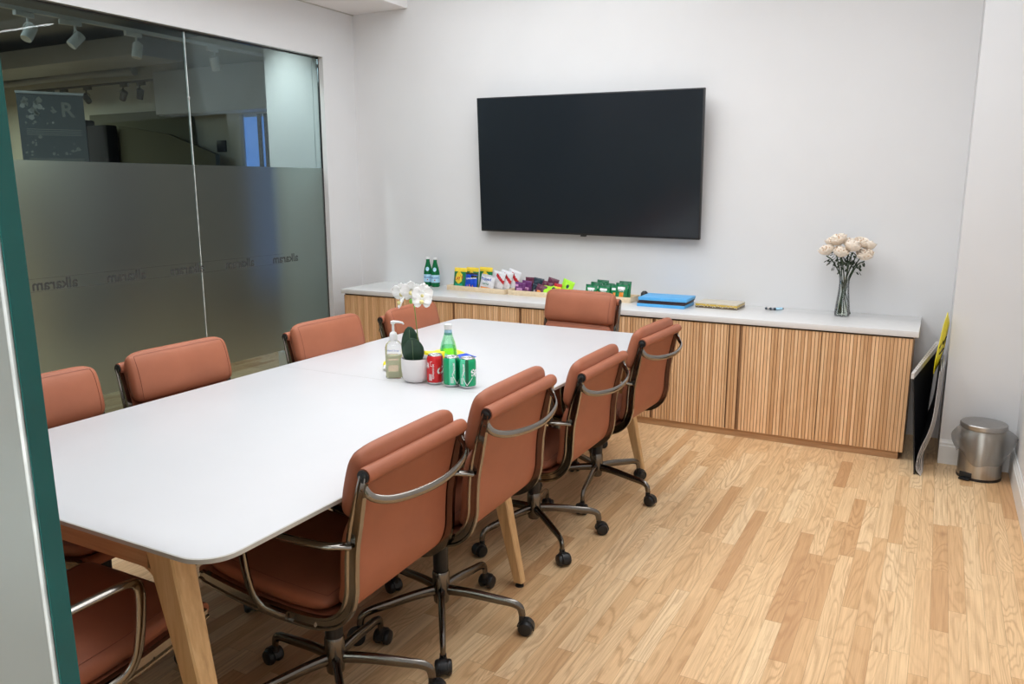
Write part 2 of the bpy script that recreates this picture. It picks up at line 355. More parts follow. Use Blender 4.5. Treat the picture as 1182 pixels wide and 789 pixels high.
def text_geo(s, size, shear=0.0, bold=0.0):
    key = (s, size, shear, bold)
    if key in _tc: return _tc[key]
    cu = bpy.data.curves.new('t', 'FONT'); cu.body = s; cu.size = size; cu.shear = shear; cu.offset = bold
    cu.align_x = 'CENTER'; cu.align_y = 'CENTER'; cu.resolution_u = 3
    o = bpy.data.objects.new('t', cu); C.objects.link(o)
    dg = bpy.context.evaluated_depsgraph_get(); dg.update()
    me = bpy.data.meshes.new_from_object(o.evaluated_get(dg))
    V = [v.co.copy() for v in me.vertices]; F = [list(p.vertices) for p in me.polygons]
    bpy.data.objects.remove(o); bpy.data.curves.remove(cu); bpy.data.meshes.remove(me)
    _tc[key] = (V, F); return V, F
def put_text(mb, s, size, fn, mi=0, shear=0.0, bold=0.0):
    V, F = text_geo(s, size, shear, bold); return mb.add([fn(v.x, v.y) for v in V], F, mi)

# ------------------------------------------------------------------ the room
YG = -5.0            # plane of the glazed front the photographer stands behind
struct('floor', MB().box(-9.2, 6.2, -7.2, 1.7, -0.05, 0.0), 'floor')
struct('wall_back', MB().box(0.0, 4.90, 0.0, 0.12, 0, 3.3), 'wall')
struct('wall_back_return', MB().box(4.356, 4.90, -0.475, -0.001, 0, 3.3), 'wall')
struct('wall_right', MB().box(4.708, 4.90, -7.2, -0.476, 0, 3.3), 'wall')
lw = MB().box(-0.11, 0.0, -0.375, 0.12, 0, 3.3)
lw.box(-0.11, 0.0, -5.1, -0.3751, 2.47, 3.3)
struct('wall_left', lw, 'wall')
struct('ceiling', MB().box(-0.11, 4.90, -5.06, 0.12, 3.2, 3.3), 'ceiling')
struct('trim_soffit', MB().box(0.001, 0.53, -5.0, -0.001, 2.832, 3.2), 'ceiling')
struct('trim_soffit_joint', MB().box(0.0005, 0.012, -4.9, -0.0015, 2.826, 2.8315), 'edge')
struct('wall_front', MB().box(-0.05, 4.708, -5.06, -4.95, 2.46, 3.2), 'wall')
# corridor the camera stands in
struct('wall_corridor', MB().box(-0.05, 4.70, -7.2, -7.08, 0, 3.0), 'wall')
struct('ceiling_corridor', MB().box(-0.05, 4.70, -7.08, -5.061, 2.95, 3.0), 'ceiling')
struct('wall_corridor_left', MB().box(-0.11, -0.051, -7.2, -5.101, 0, 3.0), 'wall')
# office beyond the left glass
struct('wall_office_far', MB().box(-9.1, -0.115, 1.5, 1.62, 0, 3.3), 'cream_wall')
struct('wall_office_left', MB().box(-9.2, -9.1, -7.2, 1.62, 0, 3.3), 'grey_wall')
struct('wall_office_near', MB().box(-9.1, -0.115, -7.2, -7.1, 0, 3.3), 'grey_wall')
struct('ceiling_office', MB().box(-9.1, -0.115, -7.1, 1.5, 3.2, 3.3), 'dark_ceiling')
struct('wall_office_return', MB().box(-0.60, -0.115, -0.375, -0.20, 0, 3.2), 'wall')
struct('baseboard_office', MB().box(-0.612, -0.12, -0.393, -0.376, 0, 0.13), 'trim')

def baseboard(name, pts, h=0.135):
    (x0, y0), (x1, y1) = pts; mb = MB()
    d = Vector((x1-x0, y1-y0, 0)).normalized(); n = Vector((-d.y, d.x, 0))
    sec = [(0, 0), (0.016, 0), (0.016, h*0.74), (0.012, h*0.78), (0.012, h*0.86), (0.007, h*0.93), (0.005, h), (0, h)]
    R = [[Vector((x, y, 0)) + n*a + Vector((0, 0, z)) for a, z in sec] for x, y in ((x0, y0), (x1, y1))]
    mb.rings(R); struct(name, mb, 'trim')
baseboard('baseboard_back', ((4.692, -0.4755), (4.356, -0.4755)))
baseboard('baseboard_right', ((4.7075, -4.99), (4.7075, -0.476)))
baseboard('baseboard_left', ((0.0005, -0.002), (0.0005, -0.374)))

# left glass wall: panes, frosted film, joints, channel and the printed strip
JOINTS = [-0.378, -1.61, -2.84, -4.07, -4.99]
for k in range(4):
    w = struct('window_%d' % (k+1), MB().box(-0.056, -0.046, JOINTS[k+1]+0.002, JOINTS[k]-0.002, 0.012, 2.458), 'glass')
    f = MB().add([(-0.0452, JOINTS[k+1]+0.002, 0.29), (-0.0452, JOINTS[k]-0.002, 0.29), (-0.0452, JOINTS[k]-0.002, 1.642), (-0.0452, JOINTS[k+1]+0.002, 1.642)], [[0, 1, 2, 3]]).obj('frosted_film', 'frost', w, smooth=False)
    if k < 3:
        MB().box(-0.057, -0.045, JOINTS[k+1]-0.0025, JOINTS[k+1]+0.0025, 0.012, 2.458).obj('glass_joint', 'seam', w, smooth=False)
        for z in (0.45, 2.05):
            MB().box(-0.058, -0.042, JOINTS[k+1]-0.006, JOINTS[k+1]+0.006, z, z+0.018, 0.002).obj('joint_clip', 'alu', w)
ch = MB().box(-0.062, -0.040, -4.99, -0.376, 2.4585, 2.4695)
struct('trim_glass_head', ch, 'channel')
struct('trim_glass_head_lip', MB().box(-0.038, 0.0015, -4.99, -0.376, 2.4665, 2.4695), 'alu')
struct('trim_glass_foot', MB().box(-0.062, -0.040, -4.99, -0.376, 0.0, 0.0115), 'channel')
struct('trim_glass_jamb', MB().box(-0.060, -0.042, -0.3775, -0.3745, 0.012, 2.458), 'channel')
mb = MB()
yy = -2.80
sizes = []
while yy < -0.95:
    put_text(mb, 'alkaram', 0.084, lambda u, v, y0=yy: (-0.0445, y0+0.185-u, 0.975+v), 0, 0.0, 0.0016)
    yy += 0.445
st = mb.obj('window_lettering', 'letter', smooth=False); st['kind'] = 'structure'
mb = MB()
for z in (1.012, 0.942): mb.box(-0.0448, -0.0444, -3.6, -0.86, z, z+0.0014)
st = mb.obj('window_lettering_rule', 'hairline', smooth=False); st['kind'] = 'structure'

# glazed front: its free edge stands right in front of the camera
gf = struct('window_5', MB().box(-0.04, 3.752, YG-0.0065, YG+0.0065, 0.012, 2.458), 'clear')
MB().box(3.7521, 3.7536, YG-0.0066, YG+0.0066, 0.012, 2.458).obj('pane_edge', 'glass_edge', gf, smooth=False)
MB().add([(-0.04, YG-0.0072, 0.29), (3.7505, YG-0.0072, 0.29), (3.7505, YG-0.0072, 1.642), (-0.04, YG-0.0072, 1.642)], [[0, 1, 2, 3]]).obj('frosted_film', 'frost_near', gf, smooth=False)
_p = Vector((3.752, YG, 1.1)); gf.matrix_world = Matrix.Translation(_p) @ Matrix.Rotation(-0.018, 4, 'Y') @ Matrix.Translation(-_p)
MB().box(3.7480, 3.7520, YG-0.0088, YG-0.0067, 0.012, 2.458, 0.0006).obj('edge_bevel', 'seam', gf)
struct('trim_front_head', MB().box(-0.04, 4.70, YG-0.012, YG+0.012, 2.4585, 2.4598), 'channel')

# ------------------------------------------------------------------ sideboard with fluted oak doors
def sideboard():
    t = thing('sideboard', 'long built-in oak sideboard with vertical fluted doors under the white worktop', 'cabinet', (0, 0, 0))
    mb = MB().box(0.252, 4.182, -0.527, -0.004, 0.046, 0.698); mb.obj('carcass', 'oak', t, smooth=False)
    MB().box(0.27, 4.158, -0.530, -0.02, 0.0, 0.0455).obj('toe_kick', 'oak', t, smooth=False)
    MB().box(0.252, 4.182, -0.5285, -0.5275, 0.689, 0.698).obj('painted_gap_shade', 'gap', t, smooth=False)  # near-black strip, shade of the gap under the worktop put into its colour
    edges = [0.252, 0.733, 1.245, 1.780, 2.251, 2.723, 3.195, 3.261, 3.717, 4.184]
    P = 0.0185
    for a, b in zip(edges[:-1], edges[1:]):
        a2, b2 = a+0.0022, b-0.0022
        mb = MB().box(a2, b2, -0.5415, -0.5286, 0.047, 0.688, mi=1)
        k = math.ceil((a2-0.004)/P)
        while k*P < b2-0.004:
            x0 = max(a2, k*P+0.0017); x1 = min(b2, (k+1)*P-0.0017)
            if x1-x0 > 0.004: mb.box(x0, x1, -0.5455, -0.541, 0.047, 0.688, 0.0)
            k += 1
        mb.obj('door' if b-a > 0.1 else 'filler_panel', ['slat', 'oak_dark'], t, smooth=False)
    return t
MT['oak_dark'] = wood_mat('oak_groove', (0.20, 0.09, 0.04), (0.26, 0.13, 0.06), (0.32, 0.17, 0.08), 'z')
sideboard()
tag(MB().box(0.236, 4.206, -0.556, -0.002, 0.699, 0.733, 0.0025).obj('worktop', 'quartz'), 'long white stone worktop lying on the fluted oak sideboard', 'worktop')
CT = 0.7333

# ------------------------------------------------------------------ television
def television():
    ang = math.atan2(0.105, 0.92)
    t = thing('television', 'large black flat television hung on the white wall, tilted slightly downward', 'television', (2.045, 0, 1.642))
    # corners (x, y, z) of the front face from the wall plane
    W2, H = 0.828, 0.955
    M = Matrix.Translation((0, -0.105, 0)) @ Matrix.Rotation(0.012, 4, 'Y') @ Matrix.Rotation(0.075, 4, 'X')
    a = MB().box(-W2, W2, -0.012, 0.022, -H/2, H/2, 0.004, M=M).obj('casing', 'tv_body', t)
    MB().box(-W2+0.008, W2-0.008, -0.0135, -0.0122, -H/2+0.013, H/2-0.008, M=M).obj('screen', 'screen', t, smooth=False)
    MB().box(-0.02, 0.02, -0.0125, 0.012, -H/2-0.010, -H/2-0.0005, 0.002, M=M).obj('sensor', 'black', t)
    MB().box(-0.5, 0.5, 0.0225, 0.050, -0.3, 0.18, 0.008, M=M).obj('rear_cover', 'tv_body', t)
    mb = MB().box(-0.30, 0.30, 0.0505-0.105+0.03, -0.001, -0.12, -0.08).box(-0.30, 0.30, -0.014, -0.001, -0.2, 0.14)
    mb.obj('wall_bracket', 'black', t, smooth=False)
television()

# ------------------------------------------------------------------ room lamps
def line_lamp(x0, x1, y, z, label):
    t = thing('linear_lamp', label, 'lamp', ((x0+x1)/2, y, z)); h = (x1-x0)/2
    MB().box(-h, h, -0.035, 0.035, 0.006, 0.07, 0.004).obj('housing', 'white_plastic', t)
    MB().box(-h+0.01, h-0.01, -0.011, 0.011, 0.0, 0.0055).obj('diffuser', 'lamp', t, smooth=False)
    for s in (-1, 1): MB().tube([(s*(h-0.2), 0, 0.07), (s*(h-0.2), 0, 3.2-z)], 0.0015, 6).obj('cable', 'alu', t)
line_lamp(1.85, 3.55, -1.22, 2.74, 'white linear lamp hanging from the ceiling nearer the television')
line_lamp(1.55, 3.55, -3.45, 2.74, 'white linear lamp hanging from the ceiling nearer the glazed front')

# ------------------------------------------------------------------ meeting table
TX0, TX1, TY0, TY1, TZ = 1.789, 2.999, -4.256, -1.342, 0.74
def rr(x0, x1, y0, y1, r, corners):
    P = []
    for (cx, cy, a0, on) in ((x1, y1, 0, corners[0]), (x0, y1, 90, corners[1]), (x0, y0, 180, corners[2]), (x1, y0, 270, corners[3])):
        if not on: P.append((cx, cy)); continue
        sx = 1 if cx == x1 else -1; sy = 1 if cy == y1 else -1
        for k in range(9):
            a = math.radians(a0 + 90*k/8); P.append((cx-sx*r+r*math.cos(a), cy-sy*r+r*math.sin(a)))
    return P
def table():
    t = thing('meeting_table', 'long white-topped meeting table with splayed pale wooden legs', 'table', (0, 0, 0))
    ym = (TY0+TY1)/2
    for (a, b, cs) in ((TY0, ym-0.0006, (0, 0, 1, 1)), (ym+0.0006, TY1, (1, 1, 0, 0))):
        mb = MB(); P = rr(TX0, TX1, a, b, 0.085, cs); P2 = rr(TX0+0.003, TX1-0.003, a+(0.003 if cs[3] else 0), b-(0.003 if cs[0] else 0), 0.083, cs)
        def ring(Q, z): return [Vector((x, y, z)) for x, y in Q]
        P3 = rr(TX0+0.012, TX1-0.012, a+(0.012 if cs[3] else 0), b-(0.012 if cs[0] else 0), 0.078, cs)
        R = [ring(P3, 0.7215), ring(P, 0.7285), ring(P, 0.7385), ring(P2, TZ)]
        mb.rings(R, mi=lambda i, j: 1 if i < 2 else 1)
        mb.I[-1] = 0; mb.I[-2] = 1
        mb.obj('tabletop', ['tabletop', 'edge'], t, angle=30)
    # frames: apron with rounded joint running into the legs
    def frame(y, s):
        z0, z1 = 0.652, 0.7205
        mb = MB(); mb.box(2.06, 2.74, y-0.014, y+0.014, z0, z1, 0.002); mb.obj('crossbar', 'rail_wood', t)
        for sx in (-1, 1):
            cx = (TX0+TX1)/2; X = lambda d: cx + sx*d
            fx, tx = 0.562, 0.405      # foot and top offsets from the centre line
            mb = MB(); hw = [0.019, 0.026, 0.036, 0.046]
            R = []
            for z, w, k in ((0.018, 0.0185, 0.0), (0.25, 0.025, 0.34), (0.50, 0.033, 0.70), (0.66, 0.040, 0.93), (0.7205, 0.043, 1.0)):
                c = fx + (tx-fx)*k; d = 0.017 + 0.014*k
                yy = y + s*0.006*(1-k); bv = 0.004
                ring = [(-w+bv, -d), (w-bv, -d), (w, -d+bv), (w, d-bv), (w-bv, d), (-w+bv, d), (-w, d-bv), (-w, -d+bv)]
                R.append([Vector((X(c+a), yy+b, z)) for a, b in ring])
            mb.rings(R)
            # fillet between apron and leg
            F = []
            n = 8; r = 0.055; xr = tx-0.043+0.003; 
            pts = [(X(xr), y-0.0135, z0+0.002), (X(xr+0.012), y-0.0135, z0-r)]
            for k in range(n+1):
                a = PI/2*k/n; pts.append((X(xr+0.012-r*(1-math.cos(a))*1.0-0.0), y-0.0135, z0-r+r*math.sin(a)))
            mb.prism([(X(xr+0.015), y-0.0135, z0+0.001), (X(xr+0.015), y-0.0135, z0-r)] + pts[3:], (0, 0.027, 0))
            leg = mb.obj('leg', 'leg_wood', t)
            MB().lathe([(0.008, 0.018), (0.008, 0.008), (0.016, 0.006), (0.017, 0.0), (0.0, 0.0)], (X(fx), y+s*0.006, 0), 14).obj('levelling_foot', 'black', leg)
    frame(TY0+0.062, -1); frame(ym, 0); frame(TY1-0.062, 1)
    for sx in (-1, 1):
        for (a, b) in ((TY0+0.08, ym-0.02), (ym+0.02, TY1-0.08)):
            x = (TX0+TX1)/2 + sx*0.34; MB().box(x-0.016, x+0.016, a, b, 0.66, 0.72, 0.002).obj('side_rail', 'black', t)
table()

# ------------------------------------------------------------------ chairs
HW = 0.222
PROF = [(0.268, 0.442), (0.235, 0.434), (0.16, 0.420), (0.06, 0.406), (-0.04, 0.400), (-0.13, 0.400), (-0.195, 0.415), (-0.238, 0.452), (-0.258, 0.505), (-0.262, 0.57), (-0.268, 0.64), (-0.288, 0.735), (-0.310, 0.825)]
PS = smoothpath([(0, y, z) for y, z in PROF], 5)
def pnorm(i):
    t = (PS[min(i+1, len(PS)-1)] - PS[max(i-1, 0)]).normalized()
    return Vector((0, t.z, -t.y))*(-1)      # points to the sitter's side
def pnt(u):      # position and normal along the profile, u in index units
    i = max(0, min(len(PS)-2, int(u))); f = u-i
    n = (pnorm(i)*(1-f)+pnorm(i+1)*f).normalized(); return PS[i].lerp(PS[i+1], f) + (PS[i+1]-PS[i])*(max(0, u-i-1)), n
if pnorm(10).z < 0: _sgn = -1
else: _sgn = 1
def cushion(u0, u1, half, thick, lift, name, parent, ext=0.0):
    mb = MB(); NU, NV = 22, 26; V = []; back = []
    def se(a, p): return max(0.0, 1-abs(a)**p)**(1/p)
    mats = []
    for i in range(NU+1):
        a = -1+2*i/NU; a = math.sin(a*PI/2)*0.55+a*0.45 if False else (math.copysign(1-(1-abs(a))**1.6, a))
        for side in (0, 1): pass
    A = [math.copysign(1-(1-abs(-1+2*i/NU))**1.7, -1+2*i/NU) for i in range(NU+1)]
    B = [math.copysign(1-(1-abs(-1+2*j/NV))**1.7, -1+2*j/NV) for j in range(NV+1)]
    def P(a, b, side):
        ra = 1-0.10*(abs(b)**10); rb = 1-0.05*(abs(a)**8)
        p, n = pnt((u0+u1)/2 + (u1-u0)/2*a*ra); n = n*_sgn
        if ext: p = p + (PS[-1]-PS[-2]).normalized()*ext*max(0, (a+1)/2)
        h = se(a, 2.7)*se(b, 4.2)
        off = lift + thick*0.42 + (thick*0.58*h if side else -thick*0.42*min(1, h*1.25))
        return Vector((half*b*rb, p.y, p.z)) + Vector((0, n.y, n.z))*off
    f = [[P(a, b, 1) for b in B] for a in A]; g = [[P(a, b, 0) for b in B] for a in A]
    for grid, mi in ((f, 0), (g, 0)):
        V = [p for r in grid for p in r]; F = [[i*(NV+1)+j, i*(NV+1)+j+1, (i+1)*(NV+1)+j+1, (i+1)*(NV+1)+j] for i in range(NU) for j in range(NV)]
        if mi == 0 and grid is g: F = [q[::-1] for q in F]
        mb.add(V, F, 0)
    # piping seam round the edge
    loop = [P(A[0], b, 1) for b in B] + [P(a, B[-1], 1) for a in A[1:]] + [P(A[-1], b, 1) for b in B[::-1][1:]] + [P(a, B[0], 1) for a in A[::-1][1:-1]]
    c = sum(loop, Vector())/len(loop)
    # parallel stitch line slightly in from the edge on the face
    def Q(a, b): 
        q = P(a, b, 1); return q
    for s in (0.90,):
        line = [Q(-s, s*b) for b in B] + [Q(s*a, s) for a in A[1:]] + [Q(s, s*b) for b in B[::-1][1:]] + [Q(s*a, -s) for a in A[::-1][1:-1]]
        R = []
        m = len(line)
        for k, p in enumerate(line):
            t = (line[(k+1) % m]-line[k-1]).normalized(); d = (p-c).normalized(); w = t.cross(d).normalized(); d2 = w.cross(t)
            R.append([p+w*0.0012, p+d2*0.0012, p-w*0.0012, p-d2*0.0012])
        mb.rings(R, closed=True, mi=1)
    o = mb.obj(name, ['leather', 'stitch'], parent, angle=60)
    # weld the two skins
    bm = bmesh.new(); bm.from_mesh(o.data); bmesh.ops.remove_doubles(bm, verts=bm.verts, dist=0.0004); bmesh.ops.recalc_face_normals(bm, faces=bm.faces); bm.to_mesh(o.data); bm.free()
    o.data.polygons.foreach_set('use_smooth', [True]*len(o.data.polygons))
    return o

def make_chair():
    t = thing('office_chair', '', 'chair')
    N = len(PS)
    # leather sling
    R = []
    for i, p in enumerate(PS):
        n = pnorm(i)*_sgn; th = 0.011
        x = HW-0.004
        R.append([Vector((-x, p.y, p.z))+n*0.004, Vector((x, p.y, p.z))+n*0.004, Vector((x, p.y, p.z))+n*(0.004+th), Vector((-x, p.y, p.z))+n*(0.004+th)])
    MB().rings(R).obj('sling', 'leather', t, angle=50)
    cushion(N-8.4, N-0.6, HW+0.002, 0.064, 0.012, 'back_cushion', t, 0.035)
    cushion(N-28.5, N-7.9, HW-0.004, 0.050, 0.012, 'back_cushion', t)
    cushion(0.8, N-32.0, HW-0.004, 0.060, 0.014, 'seat_cushion', t)
    # side rails: H-section cast ribs
    sec = [(0, -0.017), (0.016, -0.017), (0.016, -0.011), (0.011, -0.007), (0.011, 0.007), (0.016, 0.011), (0.016, 0.017), (0, 0.017)]
    for s in (-1, 1):
        R = []
        for i, p in enumerate(PS):
            n = pnorm(i)*_sgn; k = 1.0 if i > 2 else 0.7
            if i > N-8: k = 1.0-0.06*(i-(N-8))
            R.append([Vector((s*(HW+a), p.y, p.z))+n*(b*k) for a, b in sec])
        MB().rings(R, mi=lambda a, i: 1 if i == 3 else 0).obj('side_rail', ['chrome', 'chrome'], t, angle=30)
    # top and front rolls
    top = PS[-1]; fr = PS[0]
    r = MB().tube([(x, top.y, top.z) for x in (-HW-0.010, -HW, -0.1, 0, 0.1, HW, HW+0.010)], [0.0195, 0.021, 0.0215, 0.0215, 0.0215, 0.021, 0.0195], 18).obj('top_roll', 'leather', t)
    for s in (-1, 1):
        MB().tube([(s*(HW+0.009), top.y, top.z), (s*(HW+0.0135), top.y, top.z)], 0.0165, 18).tube([(s*(HW+0.0135), top.y, top.z), (s*(HW+0.015), top.y, top.z)], [0.009, 0.007], 16).obj('end_cap', 'black', r)
    MB().tube([(x, fr.y, fr.z+0.004) for x in (-HW+0.002, 0, HW-0.002)], 0.017, 14).obj('front_roll', 'leather', t)
    # bow handle behind the back
    for_path = [(-HW-0.006, -0.305, 0.795), (-HW+0.004, -0.324, 0.770), (-0.175, -0.350, 0.755), (-0.09, -0.370, 0.747), (0, -0.377, 0.744), (0.09, -0.370, 0.747), (0.175, -0.350, 0.755), (HW-0.004, -0.324, 0.770), (HW+0.006, -0.305, 0.795)]
    MB().tube(smoothpath(for_path, 5), 0.0100, 12, flat=(0.7, 1.1)).obj('back_handle', 'chrome', t)
    # armrests
    for s in (-1, 1):
        P = [(0.236, -0.264, 0.640), (0.252, -0.250, 0.644), (0.272, -0.215, 0.646), (0.279, -0.14, 0.646), (0.281, -0.04, 0.647), (0.281, 0.015, 0.646), (0.281, 0.046, 0.634), (0.279, 0.055, 0.60), (0.272, 0.052, 0.52), (0.262, 0.044, 0.455), (0.254, 0.020, 0.418), (0.246, -0.02, 0.404), (0.242, -0.05, 0.400)]
        P = smoothpath([(s*a, b, c) for a, b, c in P], 5)
        R = []
        for i, p in enumerate(P):
            tt = (P[min(i+1, len(P)-1)]-P[max(i-1, 0)]).normalized(); a = Vector((s, 0, 0)); a = (a-tt*a.dot(tt)).normalized(); b = tt.cross(a)
            m = len(P); hz = 1.0 if i < m*0.42 else 0.0
            f = min(1, max(0, (i/m-0.40)*12)); wa = 0.0135*(1-f)+0.0065*f; wb = 0.0065*(1-f)+0.0125*f
            R.append([p+a*(wa*math.copysign(abs(math.cos(q))**0.7, math.cos(q)))+b*(wb*math.copysign(abs(math.sin(q))**0.7, math.sin(q))) for q in [2*PI*k/12 for k in range(12)]])
        MB().rings(R).obj('armrest', 'chrome', t, angle=50)
    # cross bracket under the seat, tilt housing, lever
    mb = MB()
    for s in (-1, 1):
        mb.tube(smoothpath([(0, -0.02, 0.368), (s*0.10, -0.06, 0.376), (s*0.19, -0.12, 0.388), (s*0.228, -0.15, 0.396)], 4), [0.016]*13, 10, flat=(1, 0.7))
        mb.tube(smoothpath([(0, 0.02, 0.368), (s*0.10, 0.06, 0.376), (s*0.19, 0.10, 0.392), (s*0.228, 0.12, 0.404)], 4), [0.016]*13, 10, flat=(1, 0.7))
    mb.box(-0.055, 0.055, -0.085, 0.075, 0.345, 0.385, 0.010); mb.obj('seat_bracket', 'dark_metal', t)
    MB().tube([(0.05, 0.02, 0.362), (0.13, 0.03, 0.360), (0.15, 0.032, 0.358), (0.20, 0.036, 0.354)], [0.004, 0.004, 0.010, 0.013], 10).obj('tilt_lever', 'black', t)
    MB().lathe([(0.0, 0.17), (0.026, 0.17), (0.027, 0.345), (0.0, 0.345)], n=20).obj('column', 'black', t)
    MB().lathe([(0.0, 0.085), (0.022, 0.085), (0.026, 0.09), (0.030, 0.125), (0.030, 0.195), (0.027, 0.202), (0.0, 0.202)], n=22).obj('base_hub', 'dark_metal', t)
    # five-star base with castors
    def leg_path():
        return smoothpath([(0.02, 0, 0.132), (0.10, 0, 0.128), (0.20, 0, 0.115), (0.250, 0, 0.108), (0.278, 0, 0.095), (0.286, 0, 0.070), (0.286, 0, 0.056)], 4)
    P = leg_path(); m = len(P)
    lm = MB().tube(P, [0.0185*(1-0.42*i/m) for i in range(m)], 12, flat=(0.72, 1.0)).obj('base_leg', 'dark_metal', t)
    cm = MB()
    for s in (-1, 1):
        cm.lathe([(0.0, 0.004), (0.019, 0.004), (0.024, 0.008), (0.0255, 0.012), (0.0255, 0.020), (0.022, 0.026), (0.012, 0.028), (0.0, 0.028)], (0.300, 0, 0.0258), 20,
                 M=Matrix.Rotation(s*PI/2, 3, 'X'))
    cm.lathe([(0.0, 0.040), (0.011, 0.040), (0.011, 0.064), (0.0, 0.064)], (0.286, 0, 0), 12)
    R = []
    for k in range(9):
        a = math.radians(-15+k*24); R.append([Vector((0.300+rr_*math.cos(a), y, 0.0258+rr_*math.sin(a))) for rr_, y in ((0.0262, -0.013), (0.0262, 0.013), (0.030, 0.012), (0.030, -0.012))])
    cm.rings(R); cm.obj('castor', 'black', lm)
    for k in range(1, 5):
        c = copy_tree(lm, t); c.rotation_euler = (0, 0, 2*PI*k/5)
    lm.rotation_euler = (0, 0, 0)
    return t
LOWER = ('base_leg', 'base_hub')
proto = make_chair(); first = True
G = 'tan leather office chairs around the meeting table'
# x, y, facing (deg, 0 = +Y), base angle in world deg, lift, label
CH = [
 (2.785, -3.655, 91.5, 28, 0.00, 'tan leather chair at the near right table corner, largest of all the chairs'),
 (2.840, -3.165, 91.5, 16, 0.035, 'tan leather chair on the right side, in front of the middle table leg'),
 (2.805, -2.375, 90.5, 32, -0.03, 'tan leather chair on the right side, third from the camera, between two others'),
 (2.850, -1.765, 87.5, -9, 0.00, 'tan leather chair at the far right corner of the table, nearest the oak sideboard doors'),
 (1.945, -3.800, -90, 10, 0.01, 'tan leather chair back cut off by the green glass edge on the left'),
 (1.950, -3.235, -91, 35, 0.02, 'tan leather chair on the glass wall side, second from the camera'),
 (2.010, -2.445, -92, 50, 0.01, 'tan leather chair on the glass wall side, beside the white wall end'),
 (2.005, -1.740, -90, 20, -0.015, 'tan leather chair behind the white orchid, at the far end of the glass wall side'),
 (2.430, -1.345, 175, 50, 0.028, 'tan leather chair at the far head of the table with its back to the sideboard'),
 (2.470, -4.295, 0, 40, 0.00, 'tan leather chair tucked under the near table end, only its seat showing'),
]
for (x, y, f, b, dz, label) in CH:
    c = proto if first else copy_tree(proto)
    first = False
    c.location = (x, y, 0); rz = math.radians(f); c.rotation_euler = (0, 0, rz); c['label'] = label; c['group'] = G; c['category'] = 'chair'
    k = 0
    for ch in c.children:
        nm = ch.name.split('.')[0]
        if nm == 'base_leg': ch.rotation_euler = (0, 0, math.radians(b)-rz+2*PI*k/5); ch.location = (0, 0, 0); k += 1
        elif nm == 'base_hub': ch.location = (0, 0, 0)
        else: ch.location = (0, 0, dz)

